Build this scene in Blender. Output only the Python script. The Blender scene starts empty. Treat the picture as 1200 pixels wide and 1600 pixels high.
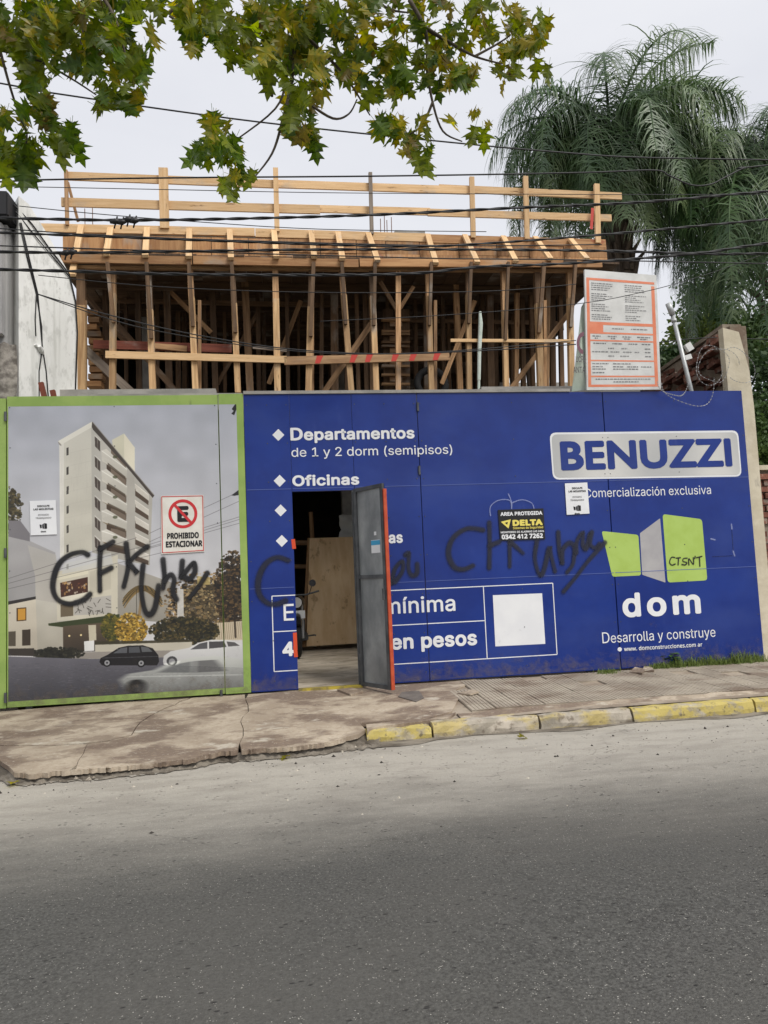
import bpy, bmesh, math, random
import numpy as np
from mathutils import Vector, Matrix, Euler
C = bpy.context.scene
COL = C.collection
R = math.radians
# ------------------------------------------------------------------ camera
CAM = Vector((0.0, -8.2, 1.22))
FPX, PITCH, YAW, ROLL = 1156.17, R(4.794), R(8.164), R(-2.465)
_f = Vector((math.sin(YAW)*math.cos(PITCH), math.cos(YAW)*math.cos(PITCH), math.sin(PITCH)))
_r = Vector((math.cos(YAW), -math.sin(YAW), 0)); _u = _r.cross(_f)
RT = _r*math.cos(ROLL)+_u*math.sin(ROLL); UP = _u*math.cos(ROLL)-_r*math.sin(ROLL); FW = _f
cd = bpy.data.cameras.new('camera'); cam = bpy.data.objects.new('camera', cd); COL.objects.link(cam)
m = Matrix((RT, UP, -FW)).transposed().to_4x4(); m.translation = CAM; cam.matrix_world = m
cd.sensor_fit = 'VERTICAL'; cd.sensor_height = 36; cd.sensor_width = 27; cd.lens = FPX/1600*36
cd.clip_start = .05; cd.clip_end = 2000
C.camera = cam
C.render.resolution_x = 768; C.render.resolution_y = 1024
# ------------------------------------------------------------------ world, sun
SUN_EL, SUN_AZ = R(52), R(145)      # azimuth clockwise from +Y
w = bpy.data.worlds.new('World'); C.world = w; w.use_nodes = True
nt = w.node_tree; nt.nodes.clear()
wo = nt.nodes.new('ShaderNodeOutputWorld'); bg = nt.nodes.new('ShaderNodeBackground')
sky = nt.nodes.new('ShaderNodeTexSky'); sky.sky_type = 'NISHITA'; sky.sun_disc = False
sky.sun_elevation = SUN_EL; sky.sun_rotation = SUN_AZ; sky.dust_density = 4; sky.ozone_density = 1
hs = nt.nodes.new('ShaderNodeHueSaturation'); hs.inputs['Saturation'].default_value = .25
nt.links.new(sky.outputs[0], hs.inputs['Color'])
tc = nt.nodes.new('ShaderNodeTexCoord'); mp = nt.nodes.new('ShaderNodeMapping'); mp.inputs['Scale'].default_value = (1.4, 1.4, 4)
nz = nt.nodes.new('ShaderNodeTexNoise'); nz.inputs['Scale'].default_value = 1.6; nz.inputs['Detail'].default_value = 5
cr = nt.nodes.new('ShaderNodeValToRGB')
cr.color_ramp.elements[0].position = .3; cr.color_ramp.elements[0].color = (6.5, 6.65, 7.2, 1)
cr.color_ramp.elements[1].position = .7; cr.color_ramp.elements[1].color = (7.4, 7.5, 7.9, 1)
mx = nt.nodes.new('ShaderNodeMix'); mx.data_type = 'RGBA'; mx.inputs[0].default_value = .9
nt.links.new(tc.outputs['Generated'], mp.inputs[0]); nt.links.new(mp.outputs[0], nz.inputs['Vector']); nt.links.new(nz.outputs[0], cr.inputs[0])
nt.links.new(hs.outputs[0], mx.inputs[6]); nt.links.new(cr.outputs[0], mx.inputs[7])
nt.links.new(mx.outputs[2], bg.inputs[0]); bg.inputs[1].default_value = .10
nt.links.new(bg.outputs[0], wo.inputs[0])
sl = bpy.data.lights.new('sun', 'SUN'); sl.energy = 2.2; sl.angle = R(24); sl.color = (1, .965, .9)
so = bpy.data.objects.new('sun', sl); COL.objects.link(so)
sd = Vector((math.sin(SUN_AZ)*math.cos(SUN_EL), math.cos(SUN_AZ)*math.cos(SUN_EL), math.sin(SUN_EL)))
so.rotation_euler = sd.to_track_quat('Z', 'Y').to_euler(); so.location = (0, -12, 14)
C.view_settings.view_transform = 'Standard'; C.view_settings.look = 'None'
C.view_settings.exposure = 0.30; C.view_settings.gamma = 1
rnd = random.Random(7)
# ------------------------------------------------------------------ pixel helpers (measurements on the photograph -> points on real planes)
def ray(u, v): return FW + RT*((u-600)/FPX) - UP*((v-800)/FPX)
def P(u, v, Y=0.0):
    r = ray(u, v); return CAM + r*((Y-CAM.y)/r.y)
def PX(u, v, X):
    r = ray(u, v); return CAM + r*((X-CAM.x)/r.x)
def PZ(u, v, z):
    r = ray(u, v); return CAM + r*((z-CAM.z)/r.z)
def zs(x, y):                      # pavement height
    t = min(1, max(0, (2.4-x)/1.4)); t = t*t*(3-2*t)
    return min(0, y)*(.035+.022*t)
def G(u, v, dz=0.0):
    r = ray(u, v); z = 0.
    for i in range(12):
        p = CAM + r*((z+dz-CAM.z)/r.z); z = zs(p.x, p.y)
    return p
ROADZ = -.20
# ------------------------------------------------------------------ materials
def srgb(c):
    return tuple((v/255/12.92 if v/255 < .04045 else ((v/255+.055)/1.055)**2.4) for v in c)
def mat(name, c1, c2=None, rough=.8, scale=4, stretch=(1,1,1), coord='pos', bump=0, bscale=60, bstretch=None, metal=0, spec=.4, layers=(), rand=0, transl=0, lo=.35, hi=.65, detail=6, wr=0, wscale=1.5, coat=0):
    """c1/c2 linear base colours mixed by noise; layers = (colour, scale, lo, hi, stretch, strength)"""
    M = bpy.data.materials.new(name); M.use_nodes = True; T = M.node_tree; N = T.nodes; L = T.links
    b = N['Principled BSDF']; b.inputs['Roughness'].default_value = rough; b.inputs['Metallic'].default_value = metal
    b.inputs['Specular IOR Level'].default_value = spec
    if coat: b.inputs['Coat Weight'].default_value = coat; b.inputs['Coat Roughness'].default_value = .15
    if coord == 'pos': src = N.new('ShaderNodeNewGeometry').outputs['Position']
    else:
        t = N.new('ShaderNodeTexCoord'); src = t.outputs[{'obj': 'Object', 'uv': 'UV'}[coord]]
    if rand:
        oi = N.new('ShaderNodeObjectInfo'); va = N.new('ShaderNodeVectorMath'); va.operation = 'SCALE'
        cx = N.new('ShaderNodeCombineXYZ'); 
        for k in range(3): L.new(oi.outputs['Random'], cx.inputs[k])
        L.new(cx.outputs[0], va.inputs[0]); va.inputs['Scale'].default_value = 37.7
        ad = N.new('ShaderNodeVectorMath'); L.new(src, ad.inputs[0]); L.new(va.outputs[0], ad.inputs[1]); src = ad.outputs[0]
    def noise(s, st, det=6, ro=.6):
        mp = N.new('ShaderNodeMapping'); mp.inputs['Scale'].default_value = st; L.new(src, mp.inputs[0])
        n = N.new('ShaderNodeTexNoise'); n.inputs['Scale'].default_value = s; n.inputs['Detail'].default_value = det; n.inputs['Roughness'].default_value = ro
        L.new(mp.outputs[0], n.inputs['Vector']); return n.outputs[0]
    def mixc(fac, a, bcol, strength=1):
        mm = N.new('ShaderNodeMix'); mm.data_type = 'RGBA'
        L.new(fac, mm.inputs[0])
        if isinstance(a, tuple): mm.inputs[6].default_value = a+(1,)
        else: L.new(a, mm.inputs[6])
        mm.inputs[7].default_value = tuple(bcol)+(1,); return mm.outputs[2]
    def ramp(x, lo, hi, top=1):
        mr = N.new('ShaderNodeMapRange'); mr.inputs[1].default_value = lo; mr.inputs[2].default_value = hi; mr.inputs[4].default_value = top
        mr.interpolation_type = 'SMOOTHSTEP'
        L.new(x, mr.inputs[0]); return mr.outputs[0]
    col = tuple(c1)
    if c2 is not None: col = mixc(ramp(noise(scale, stretch, detail), lo, hi), tuple(c1), c2)
    for (lc, ls, llo, lhi, lst, stg) in layers: col = mixc(ramp(noise(ls, lst), llo, lhi, stg), col, lc)
    if rand:
        h = N.new('ShaderNodeHueSaturation')
        if isinstance(col, tuple): h.inputs['Color'].default_value = col+(1,)
        else: L.new(col, h.inputs['Color'])
        mr = N.new('ShaderNodeMapRange'); mr.inputs[3].default_value = 1-rand; mr.inputs[4].default_value = 1+rand
        L.new(oi.outputs['Random'], mr.inputs[0]); L.new(mr.outputs[0], h.inputs['Value']); col = h.outputs[0]
    if isinstance(col, tuple): b.inputs['Base Color'].default_value = col+(1,)
    else: L.new(col, b.inputs['Base Color'])
    if bump or wr:
        prev = None
        if wr:
            bb = N.new('ShaderNodeBump'); bb.inputs['Strength'].default_value = wr; bb.inputs['Distance'].default_value = .05
            L.new(noise(wscale, (1, 1, .6), 2, .4), bb.inputs['Height']); prev = bb.outputs[0]
        if bump:
            bb2 = N.new('ShaderNodeBump'); bb2.inputs['Strength'].default_value = bump; bb2.inputs['Distance'].default_value = .01
            L.new(noise(bscale, bstretch or (1, 1, 1), 5), bb2.inputs['Height'])
            if prev: L.new(prev, bb2.inputs['Normal'])
            prev = bb2.outputs[0]
        L.new(prev, b.inputs['Normal'])
    if transl:
        out = N['Material Output']; tr = N.new('ShaderNodeBsdfTranslucent'); ms = N.new('ShaderNodeMixShader'); ms.inputs[0].default_value = transl
        g = N.new('ShaderNodeHueSaturation'); g.inputs['Value'].default_value = 1.6; g.inputs['Saturation'].default_value = 1.1
        if isinstance(col, tuple): g.inputs['Color'].default_value = col+(1,)
        else: L.new(col, g.inputs['Color'])
        L.new(g.outputs[0], tr.inputs[0]); L.new(b.outputs[0], ms.inputs[1]); L.new(tr.outputs[0], ms.inputs[2]); L.new(ms.outputs[0], out.inputs[0])
    return M
# ------------------------------------------------------------------ object helpers
WL = {}
def wloc(o): return WL.get(o, Vector((0, 0, 0))) if o else Vector((0, 0, 0))
def tag(o, label=None, cat=None, group=None, kind=None):
    if label: o['label'] = label
    if cat: o['category'] = cat
    if group: o['group'] = group
    if kind: o['kind'] = kind
    return o
def empty(name, loc, label=None, cat=None, group=None, kind=None):
    o = bpy.data.objects.new(name, None); COL.objects.link(o); o.location = loc; o.empty_display_size = .1
    WL[o] = Vector(loc); return tag(o, label, cat, group, kind)
def mesh(name, V, F, mats, parent=None, uv=None, fm=None, smooth=False, base=False):
    V = [Vector(v) for v in V]
    if base:
        lo = Vector((min(v[i] for v in V) for i in range(3))); hi = Vector((max(v[i] for v in V) for i in range(3)))
        c = (lo+hi)/2; c.z = lo.z
    else: c = sum(V, Vector((0, 0, 0)))/len(V)
    me = bpy.data.meshes.new(name); me.from_pydata([v-c for v in V], [], F)
    if not isinstance(mats, (list, tuple)): mats = [mats]
    for mm in mats: me.materials.append(mm)
    if uv is not None:
        ul = me.uv_layers.new(name='UVMap'); ul.data.foreach_set('uv', np.array(uv, dtype=np.float32).ravel())
    if fm: me.polygons.foreach_set('material_index', fm)
    if smooth: me.polygons.foreach_set('use_smooth', [True]*len(F))
    me.update()
    o = bpy.data.objects.new(name, me); COL.objects.link(o)
    o.parent = parent; o.location = c - wloc(parent); WL[o] = c
    return o
class MB:
    def __init__(s): s.V = []; s.F = []; s.U = []; s.M = []
    def add(s, V, F, U=None, mi=0):
        n = len(s.V); s.V += [Vector(v) for v in V]
        for i, f in enumerate(F):
            s.F.append([n+k for k in f]); s.M.append(mi)
            s.U += U[i] if U else [(0, 0)]*len(f)
    def beam(s, a, b, w, t, side=None, mi=0, jit=0):
        a = Vector(a); b = Vector(b); d = b-a; L = d.length; d.normalize()
        sd = Vector(side) if side else (Vector((1, 0, 0)) if abs(d.x) < .7 else Vector((0, 0, 1)))
        sd = (sd-d*sd.dot(d)).normalized(); n = d.cross(sd)
        q = [(-w/2, -t/2), (w/2, -t/2), (w/2, t/2), (-w/2, t/2)]
        V = [a+sd*x+n*y for x, y in q]+[b+sd*x+n*y for x, y in q]
        F = [(0, 3, 2, 1), (4, 5, 6, 7)]; U = [[(0, 0), (0, t), (w, t), (w, 0)], [(L, 0), (L, w), (L+.1, w), (L+.1, 0)]]
        o = 0
        for i in range(4):
            j = (i+1) % 4; wd = w if i % 2 == 0 else t
            F.append((i, j, j+4, i+4)); U.append([(0, o), (0, o+wd), (L, o+wd), (L, o)]); o += wd+.13
        s.add(V, F, U, mi)
    def box(s, lo, hi, mi=0):
        lo = Vector(lo); hi = Vector(hi)
        s.beam(((lo.x+hi.x)/2, (lo.y+hi.y)/2, lo.z), ((lo.x+hi.x)/2, (lo.y+hi.y)/2, hi.z), hi.x-lo.x, hi.y-lo.y, (1, 0, 0), mi)
    def tube(s, pts, r, n=8, mi=0, caps=True):
        pts = [Vector(p) for p in pts]; rs = r if isinstance(r, (list, tuple)) else [r]*len(pts)
        V = []; F = []; up = Vector((0.13, .2, 1)).normalized()
        for i, p in enumerate(pts):
            d = (pts[min(i+1, len(pts)-1)]-pts[max(i-1, 0)]).normalized()
            if abs(d.dot(up)) > .95: up = Vector((1, .1, 0)).normalized()
            a = d.cross(up).normalized(); b = a.cross(d)
            for k in range(n):
                an = 2*math.pi*k/n; V.append(p+(a*math.cos(an)+b*math.sin(an))*rs[i])
        for i in range(len(pts)-1):
            for k in range(n):
                F.append((i*n+k, i*n+(k+1) % n, (i+1)*n+(k+1) % n, (i+1)*n+k))
        if caps: F.append(tuple(range(n-1, -1, -1))); F.append(tuple((len(pts)-1)*n+k for k in range(n)))
        s.add(V, F, None, mi)
    def prism(s, poly, d, mi=0):       # poly: 3D points, d: extrusion vector
        d = Vector(d); n = len(poly); V = [Vector(p) for p in poly]+[Vector(p)+d for p in poly]
        F = [tuple(range(n)), tuple(range(2*n-1, n-1, -1))]+[(i, i+n, (i+1) % n+n, (i+1) % n) for i in range(n)]
        s.add(V, F, None, mi)
    def build(s, name, mats, parent=None, smooth=False, base=False, bevel=0):
        o = mesh(name, s.V, s.F, mats, parent, s.U, s.M, smooth, base)
        if bevel:
            bm = bmesh.new(); bm.from_mesh(o.data)
            bmesh.ops.recalc_face_normals(bm, faces=bm.faces[:])
            bmesh.ops.bevel(bm, geom=bm.edges[:], offset=bevel, segments=2, affect='EDGES', clamp_overlap=True)
            bm.to_mesh(o.data); bm.free()
        return o
def beam(name, a, b, w, t, M, parent, side=None):
    mb = MB(); mb.beam(a, b, w, t, side); return mb.build(name, M, parent)
def box(name, lo, hi, M, parent, bevel=0, base=False):
    mb = MB(); mb.box(lo, hi); return mb.build(name, M, parent, bevel=bevel, base=base)
def sheet(name, pts, M, parent, uv=None):  # one flat face
    return mesh(name, pts, [tuple(range(len(pts)))], M, parent, uv)
# fence-plane flat print: layer k lies k*1.2 mm in front of the fence face (y = 0)
FY = 0.0
def F_(u, v, k=1, Y=FY):
    p = P(u, v, Y); return Vector((p.x, Y-.0012*k, p.z))
def fsheet(name, pix, M, parent, k=1, Y=FY):
    return sheet(name, [F_(u, v, k, Y) for u, v in pix], M, parent)
def round_poly(pts, r, n=4):
    o = []; N = len(pts)
    for i in range(N):
        p, a, b = pts[i], pts[i-1], pts[(i+1) % N]
        da = (a-p); db = (b-p); ra = min(r, da.length*.45); rb = min(r, db.length*.45)
        s = p+da.normalized()*ra; e = p+db.normalized()*rb
        for k in range(n+1):
            t = k/n; o.append(s*(1-t)**2+p*2*t*(1-t)+e*t*t)
    return o
_tc = {}
def _font(n):        # fonts that ship with Blender itself; None = the built-in one
    try: return bpy.data.fonts.load(bpy.utils.resource_path('LOCAL')+'/datafiles/fonts/'+n)
    except Exception: return None
FI = _font('Inter.woff2'); FH = _font('NotoSansHebrew-Regular.woff2') or _font('NotoSansHebrew-VariableFont_wdth,wght.woff2')
def text_mesh(s, bold, font='i'):
    key = (s, bold, font)
    if key in _tc: return _tc[key]
    cu = bpy.data.curves.new('t', 'FONT'); cu.body = s; cu.size = 1; cu.resolution_u = 4
    if font == 'i' and FI and FH:
        cu.font = FI; cu.font_bold = FH
        for i, ch in enumerate(s): cu.body_format[i].use_bold = ch in 'DKZ4R'
    elif font == 'h' and FH: cu.font = FH
    if bold > .01: cu.space_character = 1.0+bold*1.2
    ob = bpy.data.objects.new('t', cu); COL.objects.link(ob)
    dg = bpy.context.evaluated_depsgraph_get(); me = bpy.data.meshes.new_from_object(ob.evaluated_get(dg))
    V = [v.co.copy() for v in me.vertices]; Fs = [tuple(p.vertices) for p in me.polygons]
    bpy.data.objects.remove(ob); bpy.data.curves.remove(cu); bpy.data.meshes.remove(me)
    if bold > .002:      # heavier weight: the outline thickened by shifted copies, each a hair further forward
        V0, F0 = V, Fs; V = []; Fs = []; kk = 8
        for j in range(kk):
            a = 2*math.pi*(j+.5)/kk; n0 = len(V)
            V += [Vector((v.x+bold*math.cos(a), v.y+bold*math.sin(a), -.0001*j)) for v in V0]; Fs += [tuple(n0+i for i in f) for f in F0]
    _tc[key] = (V, Fs); return _tc[key]
CAPH = {}
def text(s, xl, yb, xr, ycap, M, parent, bold=0, k=3, name='lettering', label=None, Y=FY, tilt=0, slant=0, font='i'):
    """baseline-left pixel (xl,yb), right end xr, capital top ycap at left"""
    if font not in CAPH: CAPH[font] = max(v.y for v in text_mesh('H', 0, font)[0])
    V, Fs = text_mesh(s, bold, font)
    x0 = min(v.x for v in V); x1 = max(v.x for v in V)
    a = P(xl, yb, Y); sx = (P(xr, yb, Y).x-a.x)/(x1-x0); sz = (P(xl, ycap, Y).z-a.z)/(CAPH[font]+2*bold)
    pts = [Vector((a.x+(v.x-x0)*sx+v.y*sz*slant, Y-.0012*k+v.z, a.z+(v.y+bold)*sz+(v.x-x0)*sx*tilt)) for v in V]
    o = mesh(name, pts, Fs, M, parent)
    o['label'] = label or 'lettering reading '+s
    return o
def stroke(name, pix, w, M, parent, k=6, Y=FY, smooth=True):
    """painted line as a ribbon following measured points; w in metres; uv.y runs across"""
    pts = [F_(u, v, k, Y) for u, v in pix]
    if smooth and len(pts) > 2:
        q = []
        for i in range(len(pts)-1):
            p0 = pts[max(i-1, 0)]; p1 = pts[i]; p2 = pts[i+1]; p3 = pts[min(i+2, len(pts)-1)]
            for j in range(6):
                t = j/6
                q.append(.5*((2*p1)+(p2-p0)*t+(2*p0-5*p1+4*p2-p3)*t*t+(3*p1-p0-3*p2+p3)*t**3))
        q.append(pts[-1]); pts = q
    d0 = (pts[0]-pts[1]).normalized(); d1 = (pts[-1]-pts[-2]).normalized()
    pts = [pts[0]+d0*w*.5]+pts+[pts[-1]+d1*w*.5]
    V = []; Fc = []; U = []; n = len(pts); yy = 0
    for i, p in enumerate(pts):
        d = (pts[min(i+1, n-1)]-pts[max(i-1, 0)]).normalized(); s = Vector((-d.z, 0, d.x)); off = Vector((0, -.0006*i/n, 0))
        ww = w*(.95+.12*math.sin(i*.23+w*90))
        V += [p+s*ww/2+off, p-s*ww/2+off]
    for i in range(n-1):
        Fc.append((2*i, 2*i+1, 2*i+3, 2*i+2)); e0 = 0 if i == 0 else .5; e1 = 1 if i == n-2 else .5
        U += [(e0, 0), (e0, 1), (e1, 1), (e1, 0)]
    return mesh(name, V, Fc, M, parent, U)
# ------------------------------------------------------------------ shared materials
def spray(name, c, a):
    M = bpy.data.materials.new(name); M.use_nodes = True; T = M.node_tree; N = T.nodes; L = T.links
    b = N['Principled BSDF']; b.inputs['Base Color'].default_value = tuple(c)+(1,); b.inputs['Roughness'].default_value = .5
    t = N.new('ShaderNodeTexCoord'); sx = N.new('ShaderNodeSeparateXYZ'); L.new(t.outputs['UV'], sx.inputs[0])
    f = []
    for k in (0, 1):
        s1 = N.new('ShaderNodeMath'); s1.operation = 'SUBTRACT'; L.new(sx.outputs[k], s1.inputs[0]); s1.inputs[1].default_value = .5
        s2 = N.new('ShaderNodeMath'); s2.operation = 'POWER'; L.new(s1.outputs[0], s2.inputs[0]); s2.inputs[1].default_value = 2
        f.append(s2.outputs[0])
    s = N.new('ShaderNodeMath'); L.new(f[0], s.inputs[0]); L.new(f[1], s.inputs[1])
    mr = N.new('ShaderNodeMapRange'); mr.interpolation_type = 'SMOOTHSTEP'; L.new(s.outputs[0], mr.inputs[0])
    mr.inputs[1].default_value = .02; mr.inputs[2].default_value = .15; mr.inputs[3].default_value = a; mr.inputs[4].default_value = 0
    m2 = N.new('ShaderNodeMapRange'); L.new(s.outputs[0], m2.inputs[0]); m2.inputs[1].default_value = .1; m2.inputs[2].default_value = .25; m2.inputs[3].default_value = .3; m2.inputs[4].default_value = 0
    g = N.new('ShaderNodeNewGeometry'); n = N.new('ShaderNodeTexNoise'); n.inputs['Scale'].default_value = 7; n.inputs['Detail'].default_value = 4; L.new(g.outputs['Position'], n.inputs['Vector'])
    n2 = N.new('ShaderNodeTexNoise'); n2.inputs['Scale'].default_value = 150; L.new(g.outputs['Position'], n2.inputs['Vector'])
    m3 = N.new('ShaderNodeMapRange'); L.new(n.outputs[0], m3.inputs[0]); m3.inputs[1].default_value = .3; m3.inputs[2].default_value = .6; m3.inputs[3].default_value = .84; m3.inputs[4].default_value = 1
    hm = N.new('ShaderNodeMath'); hm.operation = 'MULTIPLY'; L.new(m2.outputs[0], hm.inputs[0]); m4 = N.new('ShaderNodeMapRange'); L.new(n2.outputs[0], m4.inputs[0]); m4.inputs[1].default_value = .45; m4.inputs[2].default_value = .6; L.new(m4.outputs[0], hm.inputs[1])
    mxx = N.new('ShaderNodeMath'); mxx.operation = 'MAXIMUM'; L.new(mr.outputs[0], mxx.inputs[0]); L.new(hm.outputs[0], mxx.inputs[1])
    fin = N.new('ShaderNodeMath'); fin.operation = 'MULTIPLY'; L.new(mxx.outputs[0], fin.inputs[0]); L.new(m3.outputs[0], fin.inputs[1])
    L.new(fin.outputs[0], b.inputs['Alpha']); return M
WHITE = (.78, .79, .8)
m_blue = mat('blue_vinyl', (.005, .023, .18), (.008, .033, .225), rough=.3, scale=1.3, spec=.42, wr=1.0, wscale=.8, bump=.03, bscale=20,
    layers=[((.028, .055, .235), .9, .46, .72, (.7, 1, 1.3), .55), ((.07, .1, .3), 3, .6, .8, (1, 1, .3), .35), ((.25, .26, .33), 90, .735, .78, (1, 1, 1), .6)])
m_green = mat('green_paint', (.24, .36, .085), (.3, .42, .11), rough=.5, scale=3, layers=[((.1, .13, .05), 9, .62, .8, (1, 1, .3), .6)], wr=.1)
m_white = mat('white_print', WHITE, (.73, .74, .76), rough=.45, scale=3)
m_lime = mat('lime_print', (.36, .5, .1), (.4, .55, .13), rough=.45)
m_greyp = mat('grey_print', (.42, .41, .41), (.36, .35, .36), rough=.45)
m_silver = mat('silver_print', (.62, .61, .58), (.45, .455, .45), rough=.4, scale=.9, stretch=(1.6, 1, .6), lo=.3, hi=.7, detail=0)
m_blk = mat('black_print', (.012, .012, .013), rough=.5)
m_yel = mat('yellow_print', (.78, .66, .14), rough=.5)
m_red = mat('red_print', (.55, .03, .035), rough=.5)
m_spray = spray('black_spray_paint', (.008, .008, .01), .98)
m_spray2 = spray('black_spray_paint_thin', (.012, .014, .03), .85)
m_chalk = spray('pale_scribble', (.35, .4, .65), .55)
WOODL = [((.16, .07, .025), 3.2, .62, .7, (1, 5, 5), .75), ((.33, .3, .26), 1.3, .56, .7, (1, 2, 2), .55)]
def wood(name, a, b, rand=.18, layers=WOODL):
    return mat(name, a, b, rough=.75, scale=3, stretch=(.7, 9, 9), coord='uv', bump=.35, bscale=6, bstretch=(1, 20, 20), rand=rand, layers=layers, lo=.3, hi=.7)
w_new = wood('fresh_pine', (.58, .37, .18), (.72, .49, .27), .12)
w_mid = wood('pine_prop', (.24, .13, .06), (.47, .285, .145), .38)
w_low = wood('pine_prop_lower_lit', (.34, .2, .095), (.56, .37, .19), .3)  # paler prop wood; the light on the lower posts is in the colour
w_dark = wood('shade_toned_prop', (.085, .048, .024), (.17, .1, .052), .3)  # prop wood darkened in colour to stand for shade under the slab
w_sof = wood('shade_toned_soffit', (.05, .028, .014), (.1, .058, .03), .3)  # darkest copy: deep shade painted into soffit boards and rear props
w_form = wood('form_board', (.33, .16, .065), (.48, .27, .12), .35, WOODL+[((.3, .05, .03), 2.2, .66, .7, (1, 1, 1), .5)])
w_red = wood('red_brown_plank', (.14, .035, .02), (.22, .06, .035), .1)
w_grey = wood('grey_board', (.2, .16, .13), (.3, .25, .2), .1)
m_redpaint = mat('red_marks', (.5, .045, .03), rough=.6)
m_conc = mat('concrete', (.26, .25, .23), (.38, .36, .33), rough=.9, scale=3, bump=.5, bscale=25)
m_cable = mat('cable_black', (.012, .012, .013), rough=.5)
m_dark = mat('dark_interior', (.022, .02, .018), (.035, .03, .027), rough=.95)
m_steel = mat('dark_steel', (.07, .075, .08), (.12, .125, .13), rough=.5, metal=.4, scale=6)
m_rust = mat('rusty_steel', (.14, .06, .035), (.2, .1, .06), rough=.8)
#==STRUCT==
# ------------------------------------------------------------------ ground
KL = [(-60, 1208), (0, 1203), (90, 1205)]
def kerb_y(x):   # line of the kerb foot / road edge, from pixels on the road level
    a = PZ(570, 1162, ROADZ); b = PZ(1195, 1113, ROADZ); t = (x-a.x)/(b.x-a.x); return a.y+(b.y-a.y)*t
m_asph = bpy.data.materials.new('asphalt')
def make_asphalt(M):
    M.use_nodes = True; T = M.node_tree; N = T.nodes; L = T.links; b = N['Principled BSDF']
    g = N.new('ShaderNodeNewGeometry'); sx = N.new('ShaderNodeSeparateXYZ'); L.new(g.outputs[0], sx.inputs[0])
    def noise(s, st=(1, 1, 1), d=6, ro=.6):
        mp = N.new('ShaderNodeMapping'); mp.inputs['Scale'].default_value = st; L.new(g.outputs[0], mp.inputs[0])
        n = N.new('ShaderNodeTexNoise'); n.inputs['Scale'].default_value = s; n.inputs['Detail'].default_value = d; n.inputs['Roughness'].default_value = ro
        L.new(mp.outputs[0], n.inputs['Vector']); return n.outputs[0]
    def mr(x, a, b_, c=0, d=1, sm=True):
        q = N.new('ShaderNodeMapRange'); L.new(x, q.inputs[0]); q.inputs[1].default_value = a; q.inputs[2].default_value = b_; q.inputs[3].default_value = c; q.inputs[4].default_value = d
        if sm: q.interpolation_type = 'SMOOTHSTEP'
        return q.outputs[0]
    def mix(f, a, c):
        q = N.new('ShaderNodeMix'); q.data_type = 'RGBA'; L.new(f, q.inputs[0])
        for i, v in ((6, a), (7, c)):
            if isinstance(v, tuple): q.inputs[i].default_value = v+(1,)
            else: L.new(v, q.inputs[i])
        return q.outputs[2]
    def mul(a, c):
        q = N.new('ShaderNodeMath'); q.operation = 'MULTIPLY'
        for i, v in ((0, a), (1, c)):
            if isinstance(v, float): q.inputs[i].default_value = v
            else: L.new(v, q.inputs[i])
        return q.outputs[0]
    def add(a, c):
        q = N.new('ShaderNodeMath'); L.new(a, q.inputs[0]); L.new(c, q.inputs[1]); return q.outputs[0]
    base = mix(mr(noise(75, d=5, ro=.75), .32, .68), (.038, .037, .034), (.118, .116, .107))
    base = mix(mr(noise(.5, (1, 1.2, 1), 3), .3, .8), base, mix(noise(60), (.06, .057, .052), (.125, .12, .108)))
    # dust swept towards the kerb: wander the band with noise
    yy = add(sx.outputs['Y'], mr(noise(.8, (1, 2, 1)), .2, .8, -.3, .3, False))
    yy = add(yy, mr(noise(6, (1, 3, 1)), .2, .8, -.14, .14, False))
    dust = mix(noise(45), (.33, .305, .26), (.49, .455, .395))
    dust = mix(mr(noise(2.2, (1, 2.6, 1), 5), .42, .68, 0, .55), dust, (.27, .245, .21))
    base = mix(mr(yy, -4.75, -2.45, 0, 1.0), base, dust)
    # pale aggregate chips and dark pits
    v = N.new('ShaderNodeTexVoronoi'); v.inputs['Scale'].default_value = 95; L.new(g.outputs[0], v.inputs['Vector'])
    chip = mul(mr(v.outputs['Distance'], .12, .3, 1, 0), mr(noise(38, d=2), .53, .62))
    base = mix(mul(chip, .8), base, (.5, .48, .43))
    v2 = N.new('ShaderNodeTexVoronoi'); v2.inputs['Scale'].default_value = 26; mp = N.new('ShaderNodeMapping'); mp.inputs['Scale'].default_value = (.7, 1.5, 1)
    L.new(g.outputs[0], mp.inputs[0]); L.new(mp.outputs[0], v2.inputs['Vector'])
    pit = mul(mr(v2.outputs['Distance'], .08, .26, 1, 0), mr(noise(9, d=2), .52, .6))
    base = mix(mul(pit, .8), base, (.028, .026, .025))
    st = mr(noise(1.7, (1, 2.4, 1), 4), .62, .8, 0, .22); base = mix(st, base, (.075, .066, .058))
    v3 = N.new('ShaderNodeTexVoronoi'); v3.feature = 'DISTANCE_TO_EDGE'; v3.inputs['Scale'].default_value = .55
    wv = N.new('ShaderNodeVectorMath'); nn = N.new('ShaderNodeTexNoise'); nn.inputs['Scale'].default_value = 2.5; nn.inputs['Detail'].default_value = 6
    L.new(g.outputs[0], nn.inputs['Vector']); L.new(g.outputs[0], wv.inputs[0]); L.new(nn.outputs['Color'], wv.inputs[1]); L.new(wv.outputs[0], v3.inputs['Vector'])
    crk = mul(mr(v3.outputs['Distance'], .002, .008, 1, 0), mr(noise(.9, d=3), .5, .6)); base = mix(mul(crk, .3), base, (.03, .028, .026))
    L.new(base, b.inputs['Base Color']); b.inputs['Roughness'].default_value = .85; b.inputs['Specular IOR Level'].default_value = .3
    bp = N.new('ShaderNodeBump'); bp.inputs['Strength'].default_value = .7; bp.inputs['Distance'].default_value = .012
    h = add(noise(110, d=3), mul(pit, -1.2)); L.new(h, bp.inputs['Height']); L.new(bp.outputs[0], b.inputs['Normal'])
make_asphalt(m_asph)
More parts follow.
